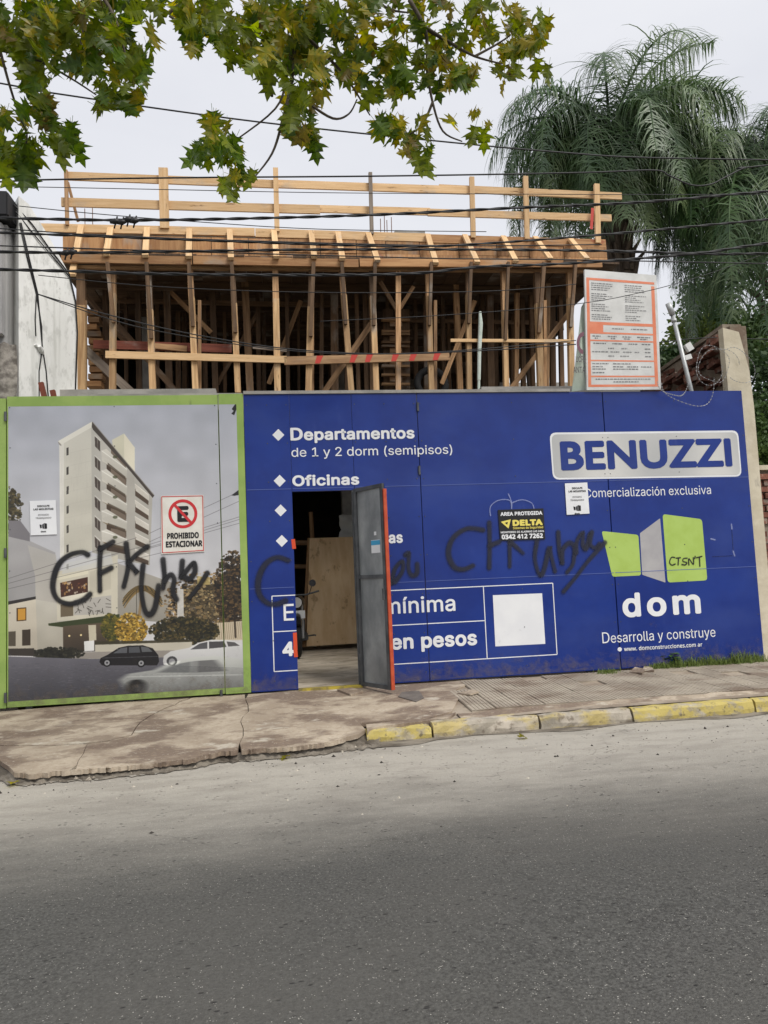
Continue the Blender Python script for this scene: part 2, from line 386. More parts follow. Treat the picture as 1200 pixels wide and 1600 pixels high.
m_earth = mat('dirt', (.24, .19, .14), (.38, .32, .25), rough=.95, scale=2.5, bump=.8, bscale=14, layers=[((.1, .075, .055), 5, .55, .7, (1, 1, 1), .8)])
m_land = mat('ground_soil', (.12, .11, .08), (.2, .18, .14), rough=.95)
tag(sheet('ground', [(-600, -600, -.34), (600, -600, -.34), (600, 600, -.34), (-600, 600, -.34)], m_land, None), kind='structure')
# road: gently crowned strip running the length of the street
V = []; F = []; xs = [-80, -30, -12, -8, -6, -4, -2, 0, 2, 4, 6, 8, 12, 30, 80]; ys = [-1.5, -2.6, -4, -6, -8, -10, -12, -12.6]
for x in xs:
    for y in ys: V.append((x, y, ROADZ+(.0 if y > -3 else .03*math.sin(math.pi*min(1, (-y-3)/9.5)))))
n = len(ys)
for i in range(len(xs)-1):
    for j in range(n-1): F.append((i*n+j, i*n+j+1, (i+1)*n+j+1, (i+1)*n+j))
tag(mesh('road', V, F, m_asph, smooth=True), kind='structure')
tag(box('pavement', (-80, -16.5, -.3), (80, -12.62, -.08), m_conc, None), kind='structure')
# base of the near pavement: compacted dirt under slabs and tiles
V = []; F = []; xs = [-80, -20, -8]+[-6+.5*i for i in range(29)]+[12, 30, 80]
for x in xs:
    ke = kerb_y(x)+.1 if x > 1.2 else kerb_y(x)+.02
    for j in range(7):
        y = .6*(1-j/6)+ke*j/6
        V.append((x, y, zs(x, y)-(.035 if x <= 1 else .012)-((0.02 if x <= 1 else .004)*rnd.random() if 0 < j < 6 else 0)-(.06 if (j == 6 and x <= 1.2) else 0)))
for i in range(len(xs)-1):
    for j in range(6): F.append((i*7+j, i*7+j+1, (i+1)*7+j+1, (i+1)*7+j))
tag(mesh('pavement_base', V, F, m_earth, smooth=True), kind='structure')
tag(sheet('site_floor', [(-6, .3, -.012), (7, .3, -.012), (7, 14, .03), (-6, 14, .03)], mat('dusty_floor', (.44, .37, .28), (.66, .58, .47), rough=.95, scale=1.6, stretch=(1, 1.4, 1), bump=.8, bscale=14, layers=[((.16, .12, .085), 3, .52, .66, (1, 2.6, 1), .8)]), None), kind='structure')
# gutter dirt strip along the road edge
m_gut = mat('gutter_dirt', (.09, .075, .058), (.24, .21, .17), rough=.9, scale=4, bump=.8, bscale=30, stretch=(1, 2, 1))
V = []; F = []
for i in range(70):
    x = -4+i*.17; k = kerb_y(x); wd = .1+.09*math.sin(i*.7)+.08*rnd.random()+(.1 if x < 1.2 else 0)
    V += [(x, k+.25, ROADZ+.006), (x, k-wd*.6, ROADZ+.004)]
for i in range(69): F.append((2*i, 2*i+1, 2*i+3, 2*i+2))
tag(mesh('gutter', V, F, m_gut), kind='structure')
# ---- broken concrete apron (left), split along its cracks
m_apron = mat('old_concrete', (.34, .275, .205), (.48, .405, .31), rough=.9, scale=2.2, bump=.6, bscale=35,
    layers=[((.15, .105, .078), 1.05, .47, .56, (1, 1.6, 1), .85), ((.2, .15, .11), 3.2, .52, .6, (1, 1.4, 1), .6), ((.55, .5, .41), 2.6, .6, .68, (1, 1.7, 1), .75), ((.09, .07, .055), 7, .66, .74, (1, 2, 1), .6), ((.3, .23, .16), 24, .48, .7, (1, 1, 1), .6), ((.62, .57, .48), 40, .6, .7, (1, 1, 1), .5)])
apron = empty('concrete_apron', (0, -1.2, 0), kind='structure')
def jag(pts, amp=2.2, step=11, rs=1):
    rr = random.Random(rs); o = []
    for i in range(len(pts)-1):
        (a, b), (c, d) = pts[i], pts[i+1]; L = math.hypot(c-a, d-b); n = max(1, int(L/step))
        for k in range(n):
            t = k/n; o.append((a+(c-a)*t+rr.uniform(-amp, amp)*(k > 0), b+(d-b)*t+rr.uniform(-amp, amp)*.5*(k > 0)))
    return o+[pts[-1]]
def slab_piece(pix, dz=0, th=.035, name='slab_piece'):
    top = []
    for u, v in pix:
        p = G(u, v); p.z = zs(p.x, p.y)+dz; top.append(p)
    n = len(top); V = top+[p-Vector((0, 0, th)) for p in top]
    bm = bmesh.new(); vs = [bm.verts.new(v) for v in V]
    f = bm.faces.new(vs[:n]); 
    for i in range(n): bm.faces.new((vs[i], vs[i+n], vs[(i+1) % n+n], vs[(i+1) % n]))
    bmesh.ops.triangulate(bm, faces=[f]); bmesh.ops.recalc_face_normals(bm, faces=bm.faces[:])
    V = [v.co.copy() for v in bm.verts]; bm.verts.index_update(); Fs = [tuple(v.index for v in f.verts) for f in bm.faces]; bm.free()
    return mesh(name, V, Fs, m_apron, apron)
edge = [(-90, 1178), (0, 1188), (12, 1196), (22, 1207), (52, 1210), (90, 1205), (160, 1200), (230, 1194), (300, 1185), (345, 1174), (400, 1171), (450, 1168), (500, 1162), (535, 1155), (562, 1146), (571, 1140)]
cr1 = [(-90, 1168), (0, 1164), (60, 1165), (120, 1162), (165, 1158), (205, 1148), (212, 1136), (228, 1122), (262, 1104), (292, 1092)]
fb = [(-90, 1122), (0, 1118), (150, 1104), (292, 1092)]
E1 = jag(edge, 2.0, 4, 3); C1 = jag(cr1, 2, 9, 4)
slab_piece(C1+[(300, 1088), (150, 1099), (0, 1112), (-90, 1118)][0:4])
i_c = [i for i, q in enumerate(C1) if q[0] >= 120][0]
left_lower = E1[:[i for i, q in enumerate(E1) if q[0] > 108][0]]
cr2 = jag([(118, 1202), (122, 1188), (130, 1177), (136, 1163)], 2, 6, 6)
slab_piece(left_lower+cr2+[(q[0], q[1]+1.2) for q in C1[::-1] if q[0] < 130])
rest = E1[len(left_lower):]
c3 = jag([(571, 1140), (560, 1128), (600, 1124), (640, 1122), (668, 1121)], 1.5, 8, 8)
cr4 = jag([(372, 1172), (380, 1150), (376, 1128), (388, 1112), (383, 1084)], 2.5, 8, 9)
ra = [q for q in rest if q[0] < 368]; rb = [q for q in rest if q[0] >= 376]
slab_piece([(q[0]+3, q[1]) for q in cr2[::-1]][::-1][::-1] + [] if False else ra+[(q[0]-.6, q[1]) for q in cr4]+[(300, 1090)]+[(q[0]+1, q[1]+1.2) for q in C1[::-1] if q[0] > 138]+[(q[0]+1, q[1]) for q in cr2[::-1]])
slab_piece(rb+[(562, 1130), (610, 1126), (655, 1127), (684, 1118), (706, 1112), (718, 1088), (712, 1078), (745, 1062)] + [(700, 1060), (560, 1072), (470, 1080), (388, 1085)]+[(q[0]+.6, q[1]) for q in cr4[::-1]][1:-1], dz=.002)
slab_piece(jag([(574, 1143), (600, 1136), (645, 1131), (700, 1124), (712, 1115), (690, 1121), (655, 1130-1), (612, 1129), (572, 1134)], 1.2, 9, 12), dz=.012, th=.05)
gw_ = MB(); rg = random.Random(8); U_ = np.arange(-90, 590, 7.0); eu = [q[0] for q in edge]; ev = [q[1] for q in edge]
for u in U_:
    a = G(u, float(np.interp(u, eu, ev))-3); e = Vector((a.x, a.y, zs(a.x, a.y)-.032)); b = Vector((a.x, kerb_y(a.x)-rg.uniform(.04, .2)-.09, ROADZ+.007))
    if b.y > e.y-.08: b.y = e.y-.08-rg.uniform(0, .06)
    for k in range(6):
        t = k/5; gw_.V.append(e.lerp(b, t)+Vector((0, 0, rg.gauss(0, .008)*(0 < k < 5)-.02*math.sin(math.pi*t))))
for i in range(len(U_)-1):
    for k in range(5): gw_.F.append([i*6+k, i*6+k+1, (i+1)*6+k+1, (i+1)*6+k]); gw_.M.append(0); gw_.U += [(0, 0)]*4
tag(gw_.build('eroded_verge', m_gut), kind='structure')
# rubble lumps and pebbles along the broken edge
rub = MB(); rr = random.Random(11)
for i in range(620):
    t = rr.random(); k = int(t*(len(E1)-1)); u, v = E1[k]; u += rr.uniform(-8, 8); v += rr.gauss(5, 5)
    if rr.random() < .35: u = rr.uniform(380, 570); v = 1176-(u-380)*.075+rr.gauss(0, 5)
    p = PZ(u, v, ROADZ+.006); s = rr.uniform(.004, .02) if rr.random() < .9 else rr.uniform(.02, .045)
    q = [p+Vector((rr.uniform(.6, 1)*s*math.cos(a), rr.uniform(.6, 1)*s*math.sin(a), 0)) for a in (0, 1.2, 2.5, 3.8, 5)]
    rub.add(q+[p+Vector((rr.uniform(-.3, .3)*s, rr.uniform(-.3, .3)*s, s*rr.uniform(.5, 1)))], [(j, (j+1) % 5, 5) for j in range(5)])
tag(rub.build('rubble', mat('rubble', (.14, .115, .09), (.4, .35, .28), rough=.95, scale=25)), 'loose stones and crumbled concrete along the broken pavement edge', 'rubble', kind='stuff')
# ---- ribbed pavement tiles (right)
m_tile = mat('ribbed_tile', (.3, .255, .2), (.42, .365, .29), rough=.9, scale=2.4, bump=.4, bscale=40,
    layers=[((.2, .145, .105), 1.1, .5, .66, (1, 1.5, 1), .8), ((.47, .42, .34), 3, .56, .72, (1, 1.5, 1), .5), ((.08, .065, .05), 9, .64, .72, (1, 1, 1), .6)])
tiles = empty('pavement_tiles', (3.5, -1.2, 0), kind='structure')
TS = .235
def tile_mesh(ang):
    mb = MB(); s = TS-.006; nr = 6; w_ = s/nr
    mb.box((0, 0, -.02), (s, s, -.001))
    for i in range(nr):
        x = i*w_; mb.box((x+w_*.13, .0, -.004), (x+w_*.87, s, .004))
    V = [v-Vector((s/2, s/2, 0)) for v in mb.V]
    me = bpy.data.meshes.new('tile'); me.from_pydata(V, [], mb.F); me.materials.append(m_tile); me.update(); return me
tm = tile_mesh(0); cnt = 0
poly_ok = lambda x, y: True
rt = random.Random(5)
for j in range(9):
    for i in range(36):
        x = 1.35+i*TS; y = -.04-TS/2-j*TS
        if y-TS/2 < kerb_y(x)+.15: continue
        # pixel test against the apron outline
        rel = Vector((x, y, zs(x, y)))-CAM; d = rel.dot(FW); u = 600+FPX*rel.dot(RT)/d; v = 800-FPX*rel.dot(UP)/d
        if u < 722-(v-1062)*.12 and v < 1127: continue
        if v >= 1120 and u < 715: continue
        if rt.random() < .015 or u > 1330: continue
        if cnt >= 298: continue
        o = bpy.data.objects.new('tile', tm); COL.objects.link(o); o.parent = tiles
        o.location = Vector((x, y, zs(x, y)+rt.uniform(-.002, .002)))-WL[tiles]
        o.rotation_euler = (.035+rt.gauss(0, .004), rt.gauss(0, .005), rt.gauss(0, .004)); cnt += 1
V = []; F = []
rk = random.Random(77)
for i in range(60):
    x = 1.55+i*.12; k = kerb_y(x)+.14; top = k+.16+rk.uniform(-.03, .05)
    V += [(x, k, ROADZ+.118), (x, top, zs(x, top)+.003), (x, top+.02, zs(x, top)-.02)]
for i in range(59):
    for q in range(2): F.append((3*i+q, 3*i+q+1, 3*i+q+4, 3*i+q+3))
tag(mesh('pavement_edge', V, F, m_apron), kind='structure')
# ---- kerb
kerb = empty('kerb', (3, kerb_y(3), ROADZ), kind='structure')
m_kerb = mat('kerb_stone', (.3, .27, .22), (.42, .38, .31), rough=.9, scale=6, bump=.8, bscale=25, rand=.08,
    layers=[((.46, .37, .1), 4.2, .35, .5, (1, 1, 1.6), .9), ((.3, .26, .19), 11, .5, .62, (1, 1, 1), .8), ((.12, .1, .07), 20, .58, .68, (1, 1, 1), .7)])
m_kerb2 = mat('kerb_stone_worn', (.28, .25, .2), (.45, .4, .33), rough=.9, scale=6, bump=.8, bscale=25, rand=.08,
    layers=[((.46, .36, .11), 3, .46, .6, (1, 1, 1.6), .75), ((.15, .12, .09), 14, .54, .66, (1, 1, 1), .7)])
ends = [572, 677, 844, 990, 1182, 1420, 1720, 2080]
for i in range(len(ends)-1):
    ua, ub = ends[i]+1.6, ends[i+1]-1.6
    def kp(u):
        X = PZ(u, 1162-(u-570)*.0785, ROADZ).x; return X, kerb_y(X)
    a, b = kp(ua), kp(ub); rk = random.Random(i+20); nseg = 10
    V = []; F = []
    prof = [(0, -.02), (.0, .04), (.012, .095), (.04, .118), (.1, .122), (.15, .12), (.152, -.02)]
    if i == 0: prof = [(x, min(z, .095)) for x, z in prof]
    for k in range(nseg+1):
        t = k/nseg; x = a[0]+(b[0]-a[0])*t; y = a[1]+(b[1]-a[1])*t
        for (dy, z) in prof:
            e = .02 if k in (0, nseg) else 0
            V.append((x+rk.gauss(0, .003), y+dy+rk.gauss(0, .005)+e*.4, ROADZ+z*(1-e*2)+(rk.gauss(0, .004) if z > .03 else 0)))
    n = len(prof)
    for k in range(nseg):
        for q in range(n-1): F.append((k*n+q, k*n+q+1, (k+1)*n+q+1, (k+1)*n+q))
    F.append(tuple(range(n))); F.append(tuple(nseg*n+q for q in range(n-1, -1, -1)))
    mesh('kerb_stone', V, F, m_kerb if i >= 3 or i == 0 else m_kerb2, kerb)
# ------------------------------------------------------------------ left neighbour
m_lime_w = mat('stained_whitewash', (.72, .72, .69), (.84, .84, .81), rough=.9, scale=2, stretch=(1, 1, .35), bump=.3, bscale=12,
    layers=[((.38, .38, .34), 3.4, .5, .72, (1, 2.5, .16), .6), ((.45, .45, .42), 11, .5, .65, (1, 1, .5), .5), ((.3, .29, .27), 26, .64, .74, (1, 1, .6), .6), ((.32, .36, .2), 1.5, .68, .8, (1, 1, .4), .6)])
m_plast = mat('grey_render', (.3, .3, .3), (.42, .41, .4), rough=.9, scale=3, stretch=(2, 2, .3), bump=.3, bscale=20)
m_rough = mat('broken_render', (.13, .115, .1), (.36, .33, .29), rough=1, scale=9, bump=1, bscale=18)
XW = P(28, 450, .25).x
nb = empty('neighbour_house', (XW-1, .3, 0), 'old house at left edge with whitewashed side wall and black cornice', 'house')
zt = P(45, 318, .3).z
def WLY(u): return .22+.78*(min(max(u, 28), 122)-28)/94     # the wall runs back into the plot as it goes right
def PWL(u, v, off=0): return P(u, v, WLY(u)-off)
wb0, wb1 = P(29, 640, .22), P(121, 640, WLY(121))
outl = [PWL(*q) for q in ((29, 306), (45, 319), (60, 343), (76, 369), (93, 400), (108, 428), (114, 447), (118, 475), (120.5, 520), (121, 600))]
mb = MB(); mb.prism([Vector((wb0.x, wb0.y, 0))]+outl+[Vector((wb1.x, wb1.y, 0))], (-.12, .2, 0)); mb.build('side_wall', m_lime_w, nb)
mb = MB(); zr = P(15, 540, .2).z
mb.box((XW-3, .21, zr), (XW-.1, .45, zt-.3)); mb.build('front_wall', m_plast, nb)
for q in range(3):
    box('pilaster', (XW-.12-q*1.3-.12, .1, zr+.1), (XW-.12-q*1.3, .209, zt-.32), m_plast, nb, bevel=.01)
mb = MB(); g = 14; V = []; F = []
for i in range(g+1):
    for j in range(g+1):
        V.append((XW-.9+.93*i/g, .12+rnd.gauss(0, .022), -.1+(zr+.1)*j/g+rnd.gauss(0, .02)))
for i in range(g):
    for j in range(g): F.append((i*(g+1)+j, (i+1)*(g+1)+j, (i+1)*(g+1)+j+1, i*(g+1)+j+1))
mesh('broken_pier', V, F, m_rough, nb)
box('cornice', (XW-3, .02, zt-.28), (XW-.03, .5, zt), mat('black_bitumen', (.015, .015, .017), rough=.6), nb, bevel=.015)
# ------------------------------------------------------------------ unfinished building (concrete) behind the hoarding
bld = empty('unfinished_building', (1.5, 2, 0), 'unfinished concrete building with raw slabs behind the timber props', 'building')
YF, YE, YL = 1.12, 1.62, 1.06        # prop row, slab edge, ledger
XL = P(98, 385, YE).x; XR = P(948, 395, YE).x
zb = P(500, 414, YL).z               # underside of the formwork
zt2 = P(500, 362, YE).z
LS = P(500, 612, YF).z-.045
VX0, VX1 = -.7, 2.6  # opening made up in the slab so sky light reaches the doorway
box('first_floor_slab', (XL+.05, .75, LS-.2), (VX0, 1.28, LS), m_conc, bld); box('first_floor_slab', (VX1, .75, LS-.2), (XR-.1, 1.28, LS), m_conc, bld)
box('light_void_beam', (VX0+.001, 1.02, LS-.2), (VX1-.001, 1.26, LS-.001), m_conc, bld)  # slab strip cut down to a beam to let more light in
box('first_floor_slab', (XL+.05, 1.281, LS-.2), (VX0, 9.5, LS), m_conc, bld)
box('first_floor_slab', (VX1, 1.281, LS-.2), (XR-.1, 9.5, LS), m_conc, bld)
box('first_floor_slab', (VX0+.001, 4.9, LS-.2), (VX1-.001, 9.5, LS), m_conc, bld)
for yy in (2.05, 3.1): box('light_void_beam', (VX0+.001, yy-.06, LS-.12), (VX1-.001, yy+.06, LS-.002), m_conc, bld)  # added beams under the props standing over that light opening
box('upper_slab', (XL+.1, YE+.06, zb+.16), (XR-.1, 9.5, zt2-.05), m_conc, bld)
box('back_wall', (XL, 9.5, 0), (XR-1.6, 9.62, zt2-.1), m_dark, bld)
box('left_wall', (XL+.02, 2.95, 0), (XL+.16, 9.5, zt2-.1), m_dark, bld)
box('right_wall_and_dark_sheet', (XR-.2, .8, 0), (XR-.08, 9.4, LS-.2), m_dark, bld)
box('right_wall_and_dark_sheet', (XR-.5, 2.4, P(850, 535, 3).z), (XR-.4, 9.4, zb+.08), m_dark, bld)  # dark sheet added to black out the upper right gap
for (x, y) in ((-1.9, 3.4), (1.3, 5.4), (4.3, 5.6), (-1.9, 6.4), (4.3, 7.6)):
    box('column', (x-.13, y-.13, 0), (x+.13, y+.13, zb+.16), m_conc, bld)
ub = P(617, 359.5, 2.6); box('upstand_block', (ub.x, 2.6, zt2-.04), (P(664, 359, 2.6).x, 2.9, ub.z), m_conc, bld)
# coarse form boards scattered: ceiling joists under the upper slab
form = empty('timber_formwork', (1.5, YF, LS), 'timber formwork of pine props and boards holding up the raw slab', 'formwork')
def pl(name, u0, v0, u1, v1, Y, hpx, th, M, Y2=None, parent=None):
    a = P(u0, v0, Y); b = P(u1, v1, Y if Y2 is None else Y2); w_ = hpx/FPX*(Y-CAM.y)
    d = (b-a); s = Vector((0, 0, 1)) if abs(d.x) > abs(d.z) else Vector((1, 0, 0))
    return beam(name, a, b, w_, th, M, parent or form, s)
# edge boards (several lengths)
pl('edge_plank', 62, 356, 398, 363, YE, 13, .03, w_new); pl('edge_plank', 399, 364, 668, 372, YE, 14, .03, w_new)
pl('edge_plank', 669, 373, 946, 381, YE, 14, .03, w_form)
us = [98, 163, 222, 300, 330, 388, 432, 500, 556, 602, 655, 716, 775, 826, 880, 947]
for i in range(len(us)-1):
    a = P(us[i]+.6, 366+(us[i]-98)*.02, YE); b = P(us[i+1]-.6, 366+(us[i]-98)*.02, YE)
    for k in range(2):
        z0 = a.z-.01-.19*k; z1 = z0-.185
        box('form_board', (a.x, YE-.012+rnd.uniform(-.008, .008), z1), (b.x, YE+.02, z0), w_form, form)
pl('ledger', 96, 404, 300, 408, YL, 13, .04, w_form); pl('ledger', 302, 407, 560, 412, YL+.01, 13, .04, w_form); pl('ledger', 562, 411, 800, 412, YL, 13, .04, w_form); pl('ledger', 802, 412, 940, 413, YL+.01, 12, .04, w_form)
pl('ledger', 120, 418, 930, 424, YL+.12, 5, .05, w_mid)
# soffit boards between ledger and slab
mb = MB()
x = XL+.02; i = 0
while x < XR-.1:
    wdt = rnd.uniform(.18, .24); x2 = min(x+wdt, XR-.02)
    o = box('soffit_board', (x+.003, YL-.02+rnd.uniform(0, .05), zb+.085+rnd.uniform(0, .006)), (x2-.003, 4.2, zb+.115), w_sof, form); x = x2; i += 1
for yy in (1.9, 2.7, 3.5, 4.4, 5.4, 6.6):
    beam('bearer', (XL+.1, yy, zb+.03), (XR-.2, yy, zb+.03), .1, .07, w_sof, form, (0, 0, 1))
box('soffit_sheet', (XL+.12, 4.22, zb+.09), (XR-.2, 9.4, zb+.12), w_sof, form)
# kickers
for (u0, v0, u1, v1) in [(127, 353, 113, 430), (173, 357, 166, 398), (230, 357, 227, 400), (296, 359, 295, 402), (359, 360, 361, 404), (428, 361, 432, 402), (486, 362, 491, 402), (528, 364, 535, 405),
                         (575, 365, 590, 408), (668, 367, 681, 412), (726, 368, 746, 411), (786, 370, 806, 409), (836, 371, 860, 405), (891, 374, 917, 405)]:
    a = P(u0, v0, YE-.03); b = P(u1, v1, YL-.06); beam('kicker', a, b, .075, .04, w_new, form, (1, 0, 0))
# front props: lower post + spliced upper post
FR = [(127, 127, 13, 0), (177, 176, 9, -9), (232, 239, 9, -3), (297, 306, 9, -2), (363, 372, 9, -1), (430, 434, 10, 0), (487, 482, 10, 3), (533, 549, 9, 1), (580, 588, 9, 6), (668, 674, 8, 6), (731, 733, 8, 5), (786, 791, 8, 8), (838, 845, 10, 12), (889, 893, 9, 10)]
for i, (u0, u1, wp, lean) in enumerate(FR):
    vs = rnd.uniform(485, 520); f = (vs-420)/192; us_ = u0+(u1-u0)*f
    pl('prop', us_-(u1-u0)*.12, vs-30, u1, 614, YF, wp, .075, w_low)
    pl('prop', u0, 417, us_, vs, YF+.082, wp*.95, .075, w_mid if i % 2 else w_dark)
    if lean: pl('prop', u0+lean, 410, us_+1, vs+15, YL-.03, wp*.6, .05, w_dark, Y2=YF-.07)
    if i % 3 == 0: pl('prop', u1+6, 470, u1+6, 614, YF+.1, 5, .05, w_mid)
for i, (u0, u1, wp, Y) in enumerate([(215, 218, 8, 2.1), (260, 265, 10, 2.0), (331, 337, 9, 2.1), (382, 391, 11, 1.9), (522, 523, 12, 2.05), (540, 541, 4, 2.08), (569, 573, 7, 2.05), (577, 581, 6, 2.0), (622, 622, 8, 1.2), (664, 666, 7, 2.05), (711, 719, 9, 1.9), (765, 767, 11, 2.0),
                          (748, 746, 5, 2.8), (815, 818, 7, 2.4), (828, 833, 6, 2.0), (862, 864, 9, 2.3), (278, 279, 7, 2.9), (287, 289, 7, 3.1), (165, 166, 8, 2.2), (150, 150, 6, 2.7), (350, 352, 5, 2.9), (412, 413, 6, 3.1), (466, 467, 4, 3.1), (700, 702, 5, 3.0), (800, 801, 6, 3.0), (196, 198, 5, 2.5), (246, 246, 6, 2.6), (318, 322, 6, 2.5), (402, 405, 7, 2.3), (448, 450, 6, 2.05), (503, 502, 6, 2.08), (556, 560, 6, 2.06), (606, 604, 5, 2.4), (648, 650, 6, 2.5), (690, 694, 6, 2.3), (752, 757, 7, 2.2), (776, 774, 6, 2.6), (808, 806, 7, 1.9), (856, 853, 8, 1.8), (874, 878, 7, 2.1)]):
    pl('prop', u0, 424, u1, 614, Y, wp, .07, w_mid if Y < 2.0 else w_dark)  # props further back get the wood with shade in its colour
for i in range(64):
    x = rnd.uniform(XL+.3, XR-.5); y = rnd.uniform(2.9, 8.8)
    if VX0-.1 < x < VX1+.1 and y < 5: continue
    beam('prop', (x, y, LS), (x+rnd.gauss(0, .05), y, zb+.08), .07, .07, w_sof, form)  # rearmost props use the darkest shade-coloured wood
# horizontal braces and diagonals
pl('brace', 146, 538, 362, 545, YF+.2, 13, .03, w_red)
pl('brace', 236, 540, 292, 545, YF+.165, 9, .02, w_mid)
pl('brace', 165, 554, 448, 562, YF-.06, 11, .03, w_new)
sb = pl('striped_board', 444, 564, 702, 557, YF-.06, 13, .03, w_mid); sb['label'] = 'board with red painted stripes'
for u in (498, 552, 576, 617, 645, 682):
    a = P(u-5, 563.2-(u-444)*.027, YF-.077); b = P(u+5, 563.2-(u-444)*.027, YF-.077)
    h = .05; mesh('stripe', [a+Vector((-.01, 0, -h)), b+Vector((-.03, 0, -h)), b+Vector((.02, 0, h)), a+Vector((.02, 0, h))], [(0, 1, 2, 3)], m_redpaint, sb)
pl('brace', 704, 532, 892, 533, YF-.055, 5, .03, w_new)
pl('brace', 395, 543, 448, 548, YF+.12, 4, .03, w_grey)
pl('diagonal', 133, 546, 208, 616, YF+.3, 13, .03, w_grey); pl('diagonal', 183, 507, 275, 612, YF+.6, 9, .03, w_dark); pl('diagonal', 135, 462, 200, 540, YF+.9, 7, .03, w_dark)
pl('diagonal', 580, 506, 507, 612, YF+.16, 9, .03, w_mid); pl('diagonal', 888, 490, 799, 606, YF+.2, 8, .03, w_mid)
pl('diagonal', 250, 440, 330, 520, 2.0, 7, .03, w_mid); pl('diagonal', 470, 470, 420, 600, 2.1, 7, .03, w_mid); pl('diagonal', 690, 600, 742, 470, 1.7, 7, .03, w_mid); pl('diagonal', 340, 600, 402, 490, 2.3, 6, .03, w_dark); pl('brace', 180, 470, 560, 478, 2.2, 7, .03, w_dark); pl('brace', 600, 500, 880, 505, 2.4, 6, .03, w_dark)
pl('diagonal', 594, 440, 621, 486, 1.42, 6, .04, w_mid); pl('diagonal', 646, 448, 625, 482, 1.42, 6, .04, w_mid)
# boxed column form with yokes
for k in range(2): pl('column_form', 606+k*26, 484, 607+k*26, 612, 2.3, 16, .05, w_dark)
for v in (500, 518, 522, 535, 541, 556, 572, 586, 600): pl('yoke', 596, v, 640, v+.5, 2.2, 3.5, .06, w_mid)
for v in (506, 530, 549, 566, 592): pl('block', 609, v, 628, v, 2.24, 9, .04, w_mid)
# stacked blocks at the left end
for k in range(11):
    v = 492+k*11; u = 140+rnd.uniform(-3, 3); pl('block', u, v, u+18+rnd.uniform(-3, 5), v, 1.9, 8, .2, w_mid if k % 2 else w_form)
pl('form_panel', 186, 470, 186, 520, 1.5, 1, .02, w_dark)
tyv = []
mb = MB(); c = P(674, 600, 1.75); rr_ = 27/FPX*(1.75-CAM.y)
mb.tube([c+Vector((rr_*.86*math.cos(a), .02*math.sin(3*a), rr_*.86*math.sin(a))) for a in [2*math.pi*k/28 for k in range(29)]], .05, 10, caps=False)
tag(mb.build('tyre', mat('tyre_rubber', (.015, .015, .016), rough=.8, bump=.6, bscale=60), smooth=True, base=True), 'black tyre leaning among the timber props', 'tyre')
mb = MB(); a = P(750, 487, YF-.1); b = P(748, 613, YF-.1)
for q in (0,): mb.tube([a+Vector((0, 0, 0)), a+(b-a)*.15+Vector((.012, 0, 0)), a+(b-a)*.5, b+(a-b)*.15], [.018, .03, .026, .024], 8)
mb.tube([b+(a-b)*.15, b], .018, 8)
tag(mb.build('wrapped_post', mat('pale_wrap', (.5, .57, .5), (.62, .66, .6), rough=.6, bump=.5, bscale=30), base=True), 'thin post wrapped in pale green plastic standing among props', 'post')
# ---- guard rail on the slab edge
gr = empty('guard_rail', (1.5, YE, zt2), 'open timber guard rail of two pine rails above the slab edge', 'guard rail')
YG = YE+.02
for (u, v0, v1, wp, M) in [(103, 266, 352, 5, w_mid), (255, 263, 357, 14, w_new), (430.5, 263, 362, 8, w_new), (578.5, 270, 366, 6, w_grey), (737, 277, 372, 8, w_new), (821, 276, 374, 8, w_new), (932, 288, 380, 9, w_new)]:
    pl('post', u, v0, u+(v1-v0)*.025, v1, YG-.045, wp, .045, M, parent=gr)
pl('brace', 106, 285, 122, 346, YG+.2, 4, .03, w_mid, parent=gr)
pl('rail', 103, 275, 430, 288, YG, 13, .03, w_new, parent=gr); pl('rail', 431, 287.5, 735, 298, YG, 13, .03, w_new, parent=gr); pl('rail', 686, 294, 971, 307, YG+.035, 12, .03, w_new, parent=gr)
pl('rail', 96, 316, 500, 328, YG, 14, .03, w_new, parent=gr); pl('rail', 400, 324, 672, 331, YG+.035, 12, .03, w_new, parent=gr); pl('rail', 668, 332, 955, 341, YG, 12, .03, w_new, parent=gr)
pl('marker_strip', 926, 325, 924, 358, YG-.07, 5, .004, m_redpaint, parent=gr)
gi = 0
for (us_, v0, v1) in [((133, 145), 322, 356), ((595, 601, 605, 612), 336, 366)]:
    for u in us_:
        mb = MB(); a = P(u, v1+3, 2.3); b = P(u-.6, v0+rnd.uniform(-3, 8), 2.3); mb.tube([a, b], .006, 6)
        order = {133: 'left one of the two', 145: 'right one of the two', 595: 'first from left of the four', 601: 'second from left of the four', 605: 'third from left of the four', 612: 'rightmost of the four'}[u]
        wh = 'left end of the guard rail' if u < 200 else 'middle of the slab'
        tag(mb.build('rebar', m_rust, base=True), 'thin steel bar at the '+wh.replace('left end of the guard rail', 'left rail end').replace('middle of the slab', 'slab middle')+', '+order.replace(' from left', ''), 'rebar', 'steel bars standing up at the '+wh)
